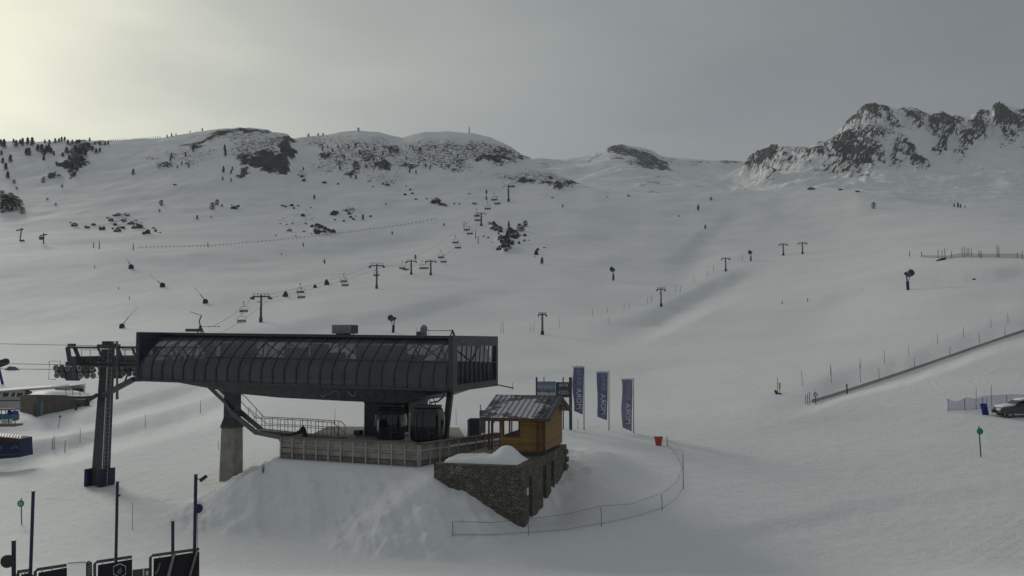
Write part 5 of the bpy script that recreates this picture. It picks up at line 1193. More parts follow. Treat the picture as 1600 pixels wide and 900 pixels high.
# ---------------------------------------------------------------- nets and fences
def net(name, label, cat, pts, hpx, m, post='dark_steel', npost=1, pr=.03, dense=14, top=True, group=None, posts=None):
    """pts: (u, v_base) along the foot of the net"""
    fine = []
    for i in range(len(pts)-1):
        for j in range(dense):
            f = j/dense; fine.append((pts[i][0]+(pts[i+1][0]-pts[i][0])*f, pts[i][1]+(pts[i+1][1]-pts[i][1])*f, pts[i][2]+(pts[i+1][2]-pts[i][2])*f))
    fine.append(pts[-1]); foot = [place(u, v)+V((0, 0, .03)) for u, v, h in fine]
    # smooth the distances so the net hangs straight between its posts
    g = thing(name, label, cat, foot[0], group)
    vs = []; dist = [0]
    for i in range(1, len(foot)): dist.append(dist[-1]+(foot[i]-foot[i-1]).length)
    mb = MB()
    for p, (u, v, h) in zip(foot, fine): vs += [p, p+V((0, 0, h*p.y/F))]
    mb.add(vs, [(2*i, 2*i+2, 2*i+3, 2*i+1) for i in range(len(foot)-1)])
    o = mb.build('mesh', m, g); L_ = o.data.uv_layers.new(name='UVMap')
    for lp in o.data.loops:
        k2 = lp.vertex_index; i = k2//2; L_.data[lp.index].uv = (dist[i], 0 if k2 % 2 == 0 else fine[i][2]*foot[i].y/F)
    if top:
        mb = MB(); mb.tube([vs[i] for i in range(1, len(vs), 2)], .009*max(1, foot[0].y/90), 4, False); mb.build('top_line', post, g)
        mb = MB(); mb.tube([vs[i]+V((0, 0, .05)) for i in range(0, len(vs), 2)], .009*max(1, foot[0].y/90), 4, False); mb.build('bottom_line', post, g)
    for (u, vt, vb) in (posts or []):
        b_ = place(u, vb); mb = MB(); mb.tube([b_-V((0, 0, .3)), P(u-1, vt, b_.y)], pr*b_.y/60, 6); mb.build('post', post, g)
    return g
net('safety_net', 'long curved thin blue-grey net fence around the foot of the stone base', 'net fence',
    [(708, 838, 22), (768, 838, 20), (826, 834, 22), (880, 830, 24), (940, 820, 28), (985, 811, 22), (1035, 796, 24), (1058, 780, 26), (1067, 764, 34), (1068, 742, 36), (1062, 722, 22), (1052, 706, 14), (1043, 697, 9)], 20, 'mesh_blue', 'gun_blue',
    posts=[(708, 815, 838), (826, 806, 837), (940, 792, 823), (1035, 773, 797), (1068, 710, 765), (1043, 681, 697)], pr=.022)
net('red_net', 'long dark red safety net running up the right slope to the right edge', 'net fence',
    [(1268, 630, 5), (1300, 621, 5), (1340, 608, 5), (1400, 588, 4.5), (1460, 567, 4), (1520, 546, 4), (1570, 529, 4), (1640, 506, 4.5)], 7, 'mesh_red', 'red_net', posts=[(1324, 600, 615)], pr=.05)
g = thing('net_end_boards', 'pale grey boards standing at the lower end of the red net', 'boards', place(1264, 632)); b_ = place(1264, 632); k_ = b_.y/F
for dx, h in ((-5, 14), (-2, 16), (1, 19)):
    mb = MB(); mb.box((dx*k_, 0, h*k_/2), (1.2*k_, .05, h*k_)); mb.build('board', 'grey_paint', g, world=False)
net('purple_net', 'faded purple net fence hanging between poles left of the parked car', 'net fence',
    [(1482, 642, 18), (1490, 641, 13), (1500, 641, 14), (1510, 641, 19), (1525, 640, 16), (1540, 639, 20), (1560, 638, 20), (1580, 637, 20), (1620, 636, 18)], 18, 'mesh_purple', 'purple_net',
    posts=[(1482, 623, 643), (1508, 623, 641), (1536, 621, 640), (1574, 618, 638)], pr=.03)
net('green_net', 'low green net fence across the top of the right slope', 'net fence', [(1440, 402, 3), (1480, 404, 4), (1500, 402, 6), (1540, 402, 5), (1580, 403, 6), (1640, 405, 5)], 5, 'mesh_green', 'green_net', posts=[], pr=.04)
b_ = place(1470, 407); tag(MB().tube([b_+V((-1.6, 0, -.3)), b_+V((-.4, 0, .1)), b_+V((1.8, 0, .8))], [.3, .5, .35], 7).build('tarp_roll', 'rubber'), 'dark rolled tarp half buried in the snow bank below the green net', 'tarp')
# long barrier fence of the left slope
def post_fence(name, label, line, n, hpx, m, group=None, rail=True, r_=.5):
    g = thing(name, label, 'fence', place(*line[0])); tops = []
    tot = [0]
    for i in range(len(line)-1): tot.append(tot[-1]+abs(line[i+1][0]-line[i][0]))
    for k2 in range(n):
        x = tot[-1]*k2/(n-1); i = min(max(j for j in range(len(tot)) if tot[j] <= x+1e-6), len(line)-2); f = (x-tot[i])/(tot[i+1]-tot[i])
        u = line[i][0]+(line[i+1][0]-line[i][0])*f; v = line[i][1]+(line[i+1][1]-line[i][1])*f
        b_ = place(u, v); k_ = b_.y/F; hh_ = hpx*k_*random.uniform(.8, 1.15); mb = MB(); mb.tube([b_-V((0, 0, .4)), b_+V((random.uniform(-.1, .1), 0, hh_))], r_*k_, 5); mb.build('post', m, g); tops.append(b_+V((0, 0, hpx*k_*.55)))
    if rail:
        mb = MB(); mb.tube(tops, .16*tops[0].y/F, 4, False); mb.build('rail', m, g)
    return g
post_fence('barrier_fence', 'long faint barrier fence crossing the left slope below the boulders', [(217, 388), (330, 385), (440, 376), (560, 362), (640, 351), (680, 343)], 78, 3.2, 'bush_twig', r_=.3)
post_fence('crest_fence', 'row of small stakes on the skyline at the upper left', [(170, 221), (200, 220), (250, 216)], 24, 3.6, 'bush_twig', rail=False, r_=.4)

# ---------------------------------------------------------------- mattress, car
b_ = place(1540, 648); k_ = b_.y/F; g = thing('safety_mattress', 'upright blue padded mattress leaning in the snow left of the car', 'mattress', b_)
mb = MB(); mb.loft([[V((x+lean, y, z)) for x, y in ((-.32, -.14), (.32, -.14), (.32, .14), (-.32, .14))] for z, lean in ((-.2, 0), (.3, -.04), (1.1, -.22), (1.2, -.25))]); mb.build('pad', 'blue_pad', g, world=False, bevel=.05)
mb = MB(); mb.box((-.1, -.15, .6), (.62, .02, .05)); mb.build('strap', 'navy_cloth', g, world=False); g.scale = (.85, .85, .85)

def car():
    Yc = place(1575, 650).y-1.0; b_ = P(1564, 650, Yc); b_.z = H(b_.x+2, Yc)+.0
    g = thing('parked_car', 'grey-green car with snow on its bonnet and roof, cut off by the right edge', 'car', b_)
    # profile x from the nose, z
    prof = [(0.05, .38), (0.0, .62), (.10, .84), (.35, .93), (1.15, 1.02), (1.28, 1.05), (1.95, 1.52), (2.3, 1.60), (3.4, 1.60), (3.95, 1.50), (4.35, 1.05), (4.5, .95), (4.55, .5), (4.5, .36)]
    body = [(x, z) for x, z in prof if z <= 1.06] 
    lower = [(0.05, .36), (0, .62), (.10, .84), (.35, .93), (1.15, 1.02), (1.3, 1.06), (4.35, 1.06), (4.52, .95), (4.55, .5), (4.5, .34)]
    mb = MB(); rings = []
    for y, ins, dz in ((0, .10, -.04), (.08, .02, 0), (.9, 0, .015), (1.64, .02, 0), (1.72, .10, -.04)):
        rings.append([V((min(max(x, ins*1.2), 4.55-ins), y, z+(dz if z > .7 else 0))) for x, z in lower])
    mb.loft(rings); mb.build('body', 'car_paint', g, world=False, smooth=False, bevel=.03)
    up = [(1.25, 1.05), (1.95, 1.52), (2.3, 1.60), (3.4, 1.60), (3.95, 1.50), (4.35, 1.05)]
    mb = MB(); mb.loft([[V((x if z < 1.2 else x+i_*.1*(1 if x < 2.5 else -1), y, z)) for x, z in up] for y, i_ in ((.10, 0), (.22, 1), (1.5, 1), (1.62, 0))]); mb.build('cabin', 'car_paint', g, world=False)
    mb = MB(); mb.prism([V((1.48, .13, 1.10)), V((2.62, .09, 1.10)), V((2.62, .13, 1.50)), V((2.08, .13, 1.48))], (0, -.03, 0)); mb.build('side_window', 'dark_glass', g, world=False)
    mb = MB(); mb.prism([V((2.72, .09, 1.10)), V((3.85, .09, 1.10)), V((3.65, .13, 1.46)), V((2.72, .13, 1.50))], (0, -.03, 0)); mb.build('side_window', 'dark_glass', g, world=False)
    mb = MB(); mb.quad(V((1.27, .22, 1.10)), V((1.27, 1.5, 1.10)), V((1.98, 1.42, 1.52)), V((1.98, .3, 1.52))); mb.build('windscreen', 'dark_glass', g, world=False)
    for x in (.85, 3.6):
        for y in (.02, 1.55):
            mb = MB(); mb.tube([V((x, y, .33)), V((x, y+.18, .33))], .34, 18); o = mb.build('wheel', 'rubber', g, world=False)
            mb = MB(); mb.tube([V((x, y-.015, .33)), V((x, y+.01, .33))], .19, 14); mb.build('rim', 'grey_paint', o, world=False)
    mb = MB(); mb.box((.06, .30, .72), (.16, .34, .14)); mb.build('headlight', 'cream_paint', g, world=False, bevel=.03)
    mb = MB(); mb.box((.06, 1.42, .72), (.16, .34, .14)); mb.build('headlight', 'cream_paint', g, world=False, bevel=.03)
    mb = MB(); mb.box((1.62, -.08, 1.12), (.16, .2, .13)); mb.build('wing_mirror', 'rubber', g, world=False, bevel=.03)
    mb = MB(); mb.loft([[V((.10+.14*abs(f), .1+1.5*((f+1)/2), .87+.0)), V((.38, .1+1.5*((f+1)/2), 1.08-.05*f*f)), V((1.1, .1+1.5*((f+1)/2), 1.20-.05*f*f)), V((1.5, .1+1.5*((f+1)/2), 1.22)), V((1.25, .1+1.5*((f+1)/2), 1.04)), V((.4, .1+1.5*((f+1)/2), .93))] for f in np.linspace(-1, 1, 7)]); mb.build('bonnet_snow', 'snow_cap', g, world=False, smooth=True)
    mb = MB(); mb.loft([[V((1.9, y, 1.50)), V((2.1, y, 1.68-e)), V((2.9, y, 1.76-e)), V((3.7, y, 1.68-e)), V((3.95, y, 1.52)), V((2.9, y, 1.59))] for y, e in ((.2, .08), (.5, 0), (.9, -.02), (1.3, 0), (1.52, .08))]); mb.build('roof_snow', 'snow_cap', g, world=False, smooth=True)
car()

# ---------------------------------------------------------------- left: long white building, brown hut, snack stand, kiosk
Yr_ = 128.0
bl = thing('restaurant_building', 'long white building with a band of slanted dark windows and a snowy roof', 'building', P(50, 640, Yr_))
def Bq(u, v, dy=0): return P(u, v, Yr_+dy)
mb = MB(); mb.loft([[Bq(u, a_, dy), Bq(u, b2_, dy), Bq(u, b2_-2, dy+9), Bq(u, a_-2, dy+9)] for u, a_, b2_, dy in ((-90, 640, 612, 4), (-30, 639, 611, 1), (38, 638, 610, 0), (50, 638, 613, 3))]); mb.build('wall', 'cream_paint', bl)
mb = MB(); mb.loft([[Bq(u, v0, -.5), Bq(u, v0-2.2, .8), Bq(u, v0-4.5, 8), Bq(u, v0-2, 10), Bq(u, v0+1.5, 8)] for u, v0 in ((-90, 614), (0, 612), (40, 609), (75, 606.5), (108, 604))]); mb.build('roof_snow', 'snow_cap', bl, smooth=True)
for (u0, u1) in ((-60, -46), (-42, -30), (-26, -14), (-10, 0.5), (4, 12.5), (17.5, 23.5), (26, 35), (38.5, 43), (44.5, 48)):
    mb = MB(); mb.prism([Bq(u0, 619.5, -.12), Bq(u1, 619.2, -.12), Bq(u1+.8, 613.8, -.12), Bq(u0+1.8, 614, -.12)], (0, .1, 0)); o = mb.build('window', 'dark_glass', bl)
for u in (2.0, 15, 24.8, 36.8):
    mb = MB(); mb.beam(Bq(u-1, 620, -.2), Bq(u+1, 613.3, -.2), .12); mb.build('window_post', 'white_paint', bl)
mb = MB(); mb.beam(Bq(-90, 626.5, -.15), Bq(35, 625.5, -.15), .10, .12); mb.build('handrail', 'navy_cloth', bl)
mb = MB(); mb.loft([[Bq(u, 643, 2), Bq(u, 637.5, 2), Bq(u, 637, 8), Bq(u, 642, 8)] for u in (-90, 48)]); mb.build('base', 'dark_plank', bl)
b2l = thing('annex_building', 'smaller pale annex with five narrow dark windows behind the brown hut', 'building', P(118, 612, 140))
q_ = lambda u, v, dy=0: P(u, v, 140+dy)
mb = MB(); mb.loft([[q_(u, 618, dy), q_(u, v1, dy), q_(u, v1-1.5, dy+8), q_(u, 616, dy+8)] for u, v1, dy in ((86, 606, 0), (128, 603, 0), (133, 604, 3))]); mb.build('wall', 'cream_paint', b2l)
mb = MB(); mb.loft([[q_(u, v0, -.4), q_(u, v0-1.5, .8), q_(u, v0-3, 7), q_(u, v0, 9)] for u, v0 in ((60, 606.5), (100, 604.5), (134, 601.5))]); mb.build('roof_snow', 'snow_cap', b2l, smooth=True)
for u in (115, 118.6, 122, 125.4, 128.4):
    mb = MB(); mb.prism([q_(u, 612, -.1), q_(u+2.3, 612, -.1), q_(u+1.4, 606.4, -.1), q_(u-.9, 606.6, -.1)], (0, .08, 0)); mb.build('window', 'purple_pad', b2l)
bh = thing('brown_hut', 'low brown rendered hut with a thick white snow cover on its roof', 'hut', P(95, 650, 104))
c1 = place(57, 652); c2 = place(137.5, 632.5); c0_ = place(31, 643.5); zt1, zt2, zt0 = P(57, 617, c1.y).z, P(137.5, 618, c2.y).z, P(34, 617, c0_.y).z
c3 = c2+(c0_-c1)
mb = MB(); lowz = -12.5
A_, B_, C_, D2 = (V((p.x, p.y, lowz)) for p in (c1, c2, c3, c0_))
mb.add([A_, B_, C_, D2, V((c1.x, c1.y, zt1)), V((c2.x, c2.y, zt2)), V((c3.x, c3.y, zt2)), V((c0_.x, c0_.y, zt0))], [(0, 1, 5, 4), (1, 2, 6, 5), (2, 3, 7, 6), (3, 0, 4, 7), (4, 5, 6, 7), (0, 3, 2, 1)]); mb.build('wall', 'brown_brick', bh)
d1 = (c2-c1); d1 = V((d1.x, d1.y, 0)).normalized(); n1 = V((d1.y, -d1.x, 0))
mb = MB(); mb.box(c1+d1*1.6+n1*.02+V((0, 0, 1.0)), (.9, .08, 1.7), d1, n1); mb.build('door', 'teal_paint', bh)
d0 = (c0_-c1); d0 = V((d0.x, d0.y, 0)).normalized()
mb = MB(); mb.box(c1+d0*1.3+V((0, -.05, .9)), (1.6, .1, 1.5), d0, V((d0.y, -d0.x, 0))); mb.build('doorway', 'rubber', bh)
rs = []
cenr = (c1+c2+c3+c0_)/4
mb = MB(); G_ = 12
top_ = lambda fx, fy: (c1*(1-fx)+c2*fx)*(1-fy)+(c0_*(1-fx)+c3*fx)*fy
pts = []
for j in range(G_+1):
    for i in range(G_+1):
        fx, fy = i/G_, j/G_; fx2 = .12+.92*fx; p = top_(fx2, fy*.98); z = (zt1+(zt2-zt1)*fx2)*(1-fy)+(zt0+(zt2-zt0)*fx2)*fy
        e = min(1, 6*min(fx, 1-fx))*min(1, 6*min(fy, 1-fy)); pts.append(V((p.x, p.y, z+.02+.42*e**.5+.15*math.sin(fx*3.1)*math.sin(fy*3.1))))
mb.add(pts, [(j*(G_+1)+i, j*(G_+1)+i+1, (j+1)*(G_+1)+i+1, (j+1)*(G_+1)+i) for j in range(G_) for i in range(G_)]); mb.build('roof_snow', 'snow_cap', bh, smooth=True)
# snack stand
sk = thing('snack_stand', 'small open stand with a teal-blue counter under a dark slatted canopy', 'stand', P(8, 665, 97))
q_ = lambda u, v, dy=0: P(u, v, 97+dy)
mb = MB(); mb.box(q_(2, 651.5), (3.1, 1.6, .62)); mb.build('counter', 'teal_paint', sk, bevel=.03)
mb = MB(); mb.box(q_(20, 650), (.6, 1.2, 1.0)); mb.build('side_panel', 'blue_pad', sk)
for u in (-6, 2, 9, 15, 23.5):
    mb = MB(); mb.tube([q_(u, 663), q_(u, 639)], .05, 6); mb.build('post', 'dark_steel', sk)
mb = MB(); mb.box(q_(4, 639, .5), (3.0, 2.2, .10)); mb.build('canopy', 'dark_plank', sk)
mb = MB(); mb.box(q_(6, 664), (3.2, 1.8, .22)); mb.build('platform', 'dark_plank', sk)
mb = MB(); mb.tube([q_(14.5, 641), q_(14.5, 649)], .16, 8); mb.build('gas_heater', 'navy_cloth', sk)
for u in (4, 8, 12, 17):
    mb = MB(); mb.box(q_(u, 658.5, -.8), (.2, .3, .5)); mb.build('stool', 'cream_paint', sk)
# blue kiosk
ks = thing('blue_kiosk', 'navy blue kiosk with a pale emblem and ribbed awning, cut by the left edge', 'kiosk', P(12, 716, 82))
q_ = lambda u, v, dy=0: P(u, v, 82+dy)
mb = MB(); mb.prism([q_(-60, 722), q_(31.5, 714.5), q_(30.5, 700), q_(30, 686), q_(-60, 678)], (0, 2.2, 0)); mb.build('wall', 'navy_cloth', ks)
mb = MB(); mb.prism([q_(-60, 676, -.6), q_(33, 686.5, -.6), q_(35, 681, .4), q_(-60, 670, .4)], (0, .06, .03)); mb.build('awning', 'grey_steel', ks)
for i in range(10):
    u = -10+i*4.6; mb = MB(); mb.beam(q_(u, 682.3+u*.08, -.66), q_(u+2, 677.5+u*.08, .36), .06); mb.build('awning_rib', 'galvanised', ks)
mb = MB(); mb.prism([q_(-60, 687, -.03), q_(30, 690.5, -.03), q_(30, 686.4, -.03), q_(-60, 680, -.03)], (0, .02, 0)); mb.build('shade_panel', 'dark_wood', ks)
mb = MB(); mb.tube([q_(17, 702.5, -.06), q_(23.5, 694, -.06), q_(28, 700.5, -.06)], .03, 5); mb.tube([q_(20, 699.5, -.06), q_(23, 700, -.06), q_(24.5, 697.5, -.06), q_(27, 699, -.06)], .025, 5); mb.build('emblem', 'grey_paint', ks)
text_mesh('RE', .32, 'grey_paint', ks, q_(-.5, 699.5, -.06), (1, 0, .08), (0, 0, 1), 'lettering')
mb = MB(); mb.prism([q_(-60, 716, -.04), q_(31, 710.5, -.04), q_(31, 708.5, -.04), q_(-60, 713, -.04)], (0, .02, 0)); mb.build('lower_stripe', 'gun_blue', ks)

# ---------------------------------------------------------------- terrace edge in the bottom left corner
FA = P(311, 858, 21.9); FB = P(28, 893, 19.9)
def fl(u, v, off=0):   # point on the fence plane under pixel u, v
    f = (311-u)/(311-28); Yf = 21.9-2.0*f+off; return P(u, v, Yf)
def panel_thing(name, label, u0, u1, v0, v1, hm, frame='dark_steel', drop=34):
    g = thing(name, label, 'windbreak', fl((u0+u1)/2, 905), 'dark cloth windbreak panels on the terrace edge')
    mb = MB(); mb.tube([fl(u0, 925), fl(u0, v0+3), fl(u0+3, v0), fl(u1, v1)], .035, 8); mb.build('frame_tube', frame, g)
    mb = MB(); mb.prism([fl(u0+4, 925), fl(u1, 925), fl(u1, v1+4), fl(u0+5, v0+5)], (0, .02, 0)); mb.build('cloth', hm, g)
    for f in (.15, .5, .85):
        u = u0+4+(u1-u0-4)*f; v = v0+(v1-v0)*f; mb = MB(); mb.tube([fl(u, v, -.03), fl(u, v+5.5, -.03)], .012, 5); mb.build('tie', 'grey_paint', g)
    return g
panel_thing('windbreak_panel', 'windbreak panel with a plain dark cloth, second from the left edge', 55, 104, 890, 883, 'black_cloth')
p2_ = panel_thing('windbreak_panel', 'windbreak panel with a pale hexagon emblem on dark cloth', 148, 206, 878, 870, 'black_cloth')
mb = MB(); hx_ = [(187, 880.5), (196.5, 885), (196.5, 897), (187, 902), (177.5, 897), (177.5, 885), (187, 880.5)]
mb.tube([fl(u, v, -.04) for u, v in hx_], .010, 5); mb.tube([fl(181, 884, -.04), fl(184.5, 882.5, -.04)], .008, 4); mb.build('hexagon', 'cream_paint', p2_)
mb = MB(); mb.prism([fl(182, 897, -.05), fl(188, 897, -.05), fl(191, 892.5, -.05), fl(188, 886, -.05), fl(186, 890, -.05)], (0, .01, 0)); mb.prism([fl(181.5, 893.5, -.05), fl(185, 890, -.05), fl(186, 893, -.05)], (0, .01, 0)); mb.build('figure', 'grey_steel', p2_)
p3_ = panel_thing('windbreak_panel', 'largest dark windbreak panel, beside the tall camera mast', 235, 311, 868, 858, 'black_cloth')
mb = MB(); mb.beam(fl(272, 866, -.06), fl(262, 905, -.06), .06, .03); mb.build('wooden_strut', 'old_plank', p3_)
mb = MB(); mb.beam(fl(308, 860, -.06), fl(295, 905, -.06), .10, .03); mb.build('wooden_strut', 'old_plank', p3_)
mb = MB(); mb.tube([fl(250, 880, -.04), fl(247, 890, -.04), fl(243, 897, -.04)], .03, 5); mb.build('white_smear', 'grey_steel', p3_)
panel_thing('windbreak_panel', 'low dark windbreak panel partly hidden at the left of the terrace edge', 28, 46, 893, 891, 'black_cloth')
g = thing('low_board', 'low dark board with a small pale sign between the hexagon panel and the largest panel', 'board', fl(220, 905))
mb = MB(); mb.prism([fl(207, 925), fl(234, 925), fl(234, 887.5), fl(207, 890.5)], (0, .03, 0)); mb.build('board', 'dark_steel', g)
mb = MB(); mb.prism([fl(223, 925, -.04), fl(225, 925, -.04), fl(225, 890, -.04), fl(223, 890, -.04)], (0, .02, 0)); mb.build('white_edge', 'cream_paint', g)
mb = MB(); mb.prism([fl(228, 899, -.04), fl(231.5, 899, -.04), fl(231.5, 892, -.04), fl(228, 892, -.04)], (0, .02, 0)); mb.build('small_sign', 'cream_paint', g)
g = thing('patterned_panel', 'narrow dark panel with white slanting strokes left of the hexagon panel', 'panel', fl(139, 905))
mb = MB(); mb.tube([fl(136, 925), fl(136, 879), fl(138, 877.5), fl(142, 878.5), fl(143, 925)], .025, 6); mb.build('frame_tube', 'dark_steel', g)
mb = MB(); mb.prism([fl(136.5, 925), fl(142.5, 925), fl(142.5, 880), fl(136.5, 880)], (0, .02, 0)); mb.build('cloth', 'black_cloth', g)
for i in range(4):
    mb = MB(); mb.beam(fl(137, 886+i*4.5, -.03), fl(142, 882+i*4.5, -.03), .02, .01); mb.build('stroke', 'cream_paint', g)
g = thing('frosted_panel', 'pale translucent windbreak panel between the plain and the patterned dark panels', 'panel', fl(120, 905))
mb = MB(); mb.prism([fl(106, 925), fl(134, 925), fl(134, 878), fl(106, 880)], (0, .015, 0)); mb.build('sheet', 'clear_glass', g); mb = MB(); mb.tube([fl(106, 880), fl(134, 878)], .012, 5); mb.build('edge', 'grey_paint', g)
# masts
def mast(u, vt, r, label, ut=None):
    g = thing('terrace_mast', label, 'mast', fl(u, 912, .08)); mb = MB(); mb.tube([fl(u, 930, .08), fl(ut or u, vt, .08)], r, 10); mb.build('shaft', 'purple_pad', g)
    mb = MB(); mb.tube([fl(ut or u, vt+1, .08), fl(ut or u, vt-1, .08)], r*1.15, 10); mb.build('cap', 'dark_steel', g); return g
g = mast(303, 742, .042, 'tallest terrace mast, carrying a small camera near its top', 306)
mb = MB(); mb.tube([fl(307, 747, .08), fl(312, 749.5, .05), fl(314, 748, .05)], .012, 5); mb.build('bracket', 'dark_steel', g)
mb = MB(); mb.beam(fl(313, 751, .05), fl(322.5, 744, -.05), .07, .075); mb.build('camera', 'rubber', g)
mb = MB(); c = fl(309.5, 794.5, 0); mb.tube([c+V((-.05, .05, 0)), c+V((.02, -.02, 0)), c+V((.05, -.05, 0))], [.09, .115, .08], 12); mb.build('loudspeaker', 'navy_cloth', g, smooth=True)
mb = MB(); mb.tube([fl(308.5, 802, .0), fl(309, 858, .0)], .006, 5); mb.build('wire', 'dark_steel', g)
g = mast(180, 753, .034, 'tall thin terrace mast rising behind the hexagon panel', 183.5)
mb = MB(); mb.box(fl(186, 774, .08), (.05, .05, .05)); mb.build('clip', 'dark_steel', g)
mast(270, 815, .038, 'short terrace mast in front of the largest windbreak panel')
mast(46.5, 768, .036, 'leaning terrace mast between the two plain windbreak panels', 52)
g = mast(21.5, 845, .045, 'short terrace mast with a round floodlight at the left edge')
c = fl(12, 877, 0); mb = MB(); mb.tube([c+V((-.02, .10, .03)), c, c+V((.0, -.06, -.01))], [.10, .15, .13], 14); mb.build('floodlight', 'rubber', g, smooth=True)
mb = MB(); mb.tube([fl(17, 877, .0), fl(21, 877, .05)], .02, 6); mb.build('bracket', 'dark_steel', g)
g = thing('terrace_railing', 'dark bent tube railing joining the mast and the second windbreak panel', 'railing', fl(50, 905)); mb = MB(); mb.tube([fl(27, 893), fl(46, 892), fl(50, 900), fl(53, 915)], .03, 8); mb.build('tube', 'dark_steel', g)

# ---------------------------------------------------------------- ridge mast
b_ = place(733, 207.5); tag(MB().tube([b_-V((0, 0, 2)), b_+V((0, 0, 9*b_.y/F))], .8*b_.y/F, 6).build('ridge_mast', 'grey_steel'), 'lone thin mast on the skyline of the middle ridge', 'mast')
# ================================================================== trees and boulders on the slopes
def conifer_mesh(seed, h=1.0, wide=.30, bare=.10, round_=False):
    rd = random.Random(seed); mb = MB(); n = 260
    for i in range(n):
        f = rd.random()**.8; z = bare+(1-bare)*f
        if round_: rad = wide*math.sqrt(max(0.03, 1-((z-.5)/.52)**2))
        else: rad = wide*(1-f)**.8*(0.75+.35*math.sin(f*23+seed))+.02
        a = rd.random()*6.283; r = rad*(rd.random()**.45); s = .055+.05*rd.random()
        c = V((math.cos(a)*r, math.sin(a)*r, z*h))
        d = V((math.cos(a), math.sin(a), -.45)).normalized(); e = V((-math.sin(a), math.cos(a), rd.uniform(-.4, .4)))
        mb.add([c-e*s*.6, c+e*s*.6, c+d*s*1.4, c+V((0, 0, s*.5))], [(0, 1, 2), (0, 2, 3), (1, 3, 2)])
    return mb
tree_protos = []
def tree_proto(seed, **k):
    g = thing('conifer', 'x', 'tree', (0, 0, 0)); conifer_mesh(seed, **k).build('crown', 'needles', g, world=False)
    mb = MB(); mb.tube([V((0, 0, -.15)), V((0, 0, .85))], [.035, .01], 5); mb.build('trunk', 'bark', g, world=False); return g
TP = [tree_proto(1), tree_proto(2, wide=.24), tree_proto(3, wide=.36), tree_proto(4, wide=.42, round_=True, bare=.02), tree_proto(5, wide=.5, round_=True, bare=0.0)]
used_tp = [False]*len(TP)
def tree(u, v, hpx, label, group, kind=None, w=1.0):
    b_ = place(u, v, 300); k_ = b_.y/F; s = hpx*k_*1.06
    kind = kind if kind is not None else random.choice((0, 1, 2, 0, 2)); sc = (s*w, s*w, s)
    if not used_tp[kind]:
        t = TP[kind]; used_tp[kind] = True; t.location = b_; t.scale = sc; t.rotation_euler = (0, 0, random.random()*6); tag(t, label, 'tree', group)
    else: copy_thing(TP[kind], b_, random.random()*6, sc, label, group)
def trees(lst, label, group, kind=None, w=1.0):
    for u, v, h in lst: tree(u, v, h, label, group, kind, w)
trees([(6,232,14),(25,230,11),(35,228,12),(43,227,12),(50,228,13),(21,224,7),(41,242,10),(45,243,12),(16,254,12),(4,256,9),(9,266,11),(12,279,11),(2,243,8),(1,228,10),(31,226,8)], 'dark conifer in the loose group at the upper left corner of the ridge', 'conifers at the upper left corner of the ridge', None, 1.15)
trees([(59,237,11),(65,240,14),(69,244,10),(72,240,12),(76,238,12),(68,251,8),(70,224,6),(77,225,7),(86,224,8),(92,223,7),(96,222,8),(101,222,8),(106,226,8),(80,240,9),(84,243,7)], 'dark conifer left of the wooded gully on the left ridge', 'conifers left of the wooded gully', None, 1.2)
trees([(104,240,10),(108,250,8),(113,224,6),(120,225,7),(124,224,6),(140,221,6),(118,236,9),(124,240,9),(130,234,8),(134,243,8),(144,236,7),(150,240,8),(156,238,7),(113,262,7),(120,268,8),(117,275,7),(126,262,7),(128,252,8),(98,245,7),(138,230,7),(148,226,5),(156,227,5),(164,227,5),(169,226,5)], 'dark conifer growing in the wooded gully of the left ridge', 'conifers in the wooded gully of the left ridge', None, 1.3)
trees([(261,215,5),(268,214,6),(275,212,4)], 'tiny conifer in the group of three on the left skyline', 'three tiny conifers on the left skyline')
trees([(297,208,3.5)], 'tiny conifer alone on the skyline just left of the long crest', 'single conifers on the skyline'); trees([(316,205,5)], 'small dark conifer standing out on the skyline above the long rock band', 'single conifers on the skyline')
trees([(208,273,9)], 'lone pointed conifer on the smooth left slope', 'lone trees on the left slope'); trees([(302,237,7)], 'small conifer just below the left end of the long rock band', 'lone trees on the left slope')
trees([(351,236,10),(352,244,11)], 'dark conifer in the upright pair left of the cliff', 'pair of conifers left of the cliff', 1, .9); trees([(349,270,10),(361,284,6),(348,282,6),(361,272,7),(363,266,6)], 'small dark conifer below the pair, left of the cliff foot', 'conifers left of the cliff foot')
trees([(290,245,7),(268,246,7),(266,252,6),(262,262,5),(284,258,6),(295,262,6),(277,263,5)], 'small dark conifer among the scattered rocks left of centre on the ridge', 'conifers among rocks on the ridge')
trees([(252,321,8)], 'small bushy tree below the ridge, above the boulder field', 'small bushy trees on the left slope', 3); trees([(332,327,10),(339,320,8)], 'bushy dark tree in the pair right of the lone bushy tree', 'pair of bushy trees on the left slope', 3); trees([(347,323,4)], 'tiny dark bush right of the pair of bushy trees', 'small bushy trees on the left slope', 3)
trees([(308,343,7)], 'small cone-shaped tree below the pair of bushy trees', 'lone trees on the left slope', 2); trees([(249,331,4)], 'tiny bush under the small bushy tree', 'small bushy trees on the left slope', 3); trees([(330,341,4)], 'tiny dark tree right of the small cone-shaped tree', 'lone trees on the left slope', 2)
trees([(3,308,10),(10,329,22),(18,330,20),(16,316,14),(24,322,15),(30,324,12),(6,318,14),(3,332,16)], 'dark round bushy tree in the clump at the left edge', 'clump of bushy trees at the left edge', 4, 1.0); trees([(34.5,334,10)], 'round bush just right of the clump at the left edge', 'small bushy trees on the left slope', 4)
trees([(22,287,6),(26,296,4),(74,313,4),(87,321,4),(97,293,4.5)], 'tiny dark bush on the slope below the left ridge', 'tiny bushes below the left ridge', 3)
trees([(482,214,5),(497,212,4),(505,212,4),(560,204.5,5)], 'tiny tree on the skyline of the second ridge', 'tiny trees on the skyline of the second ridge', 3)
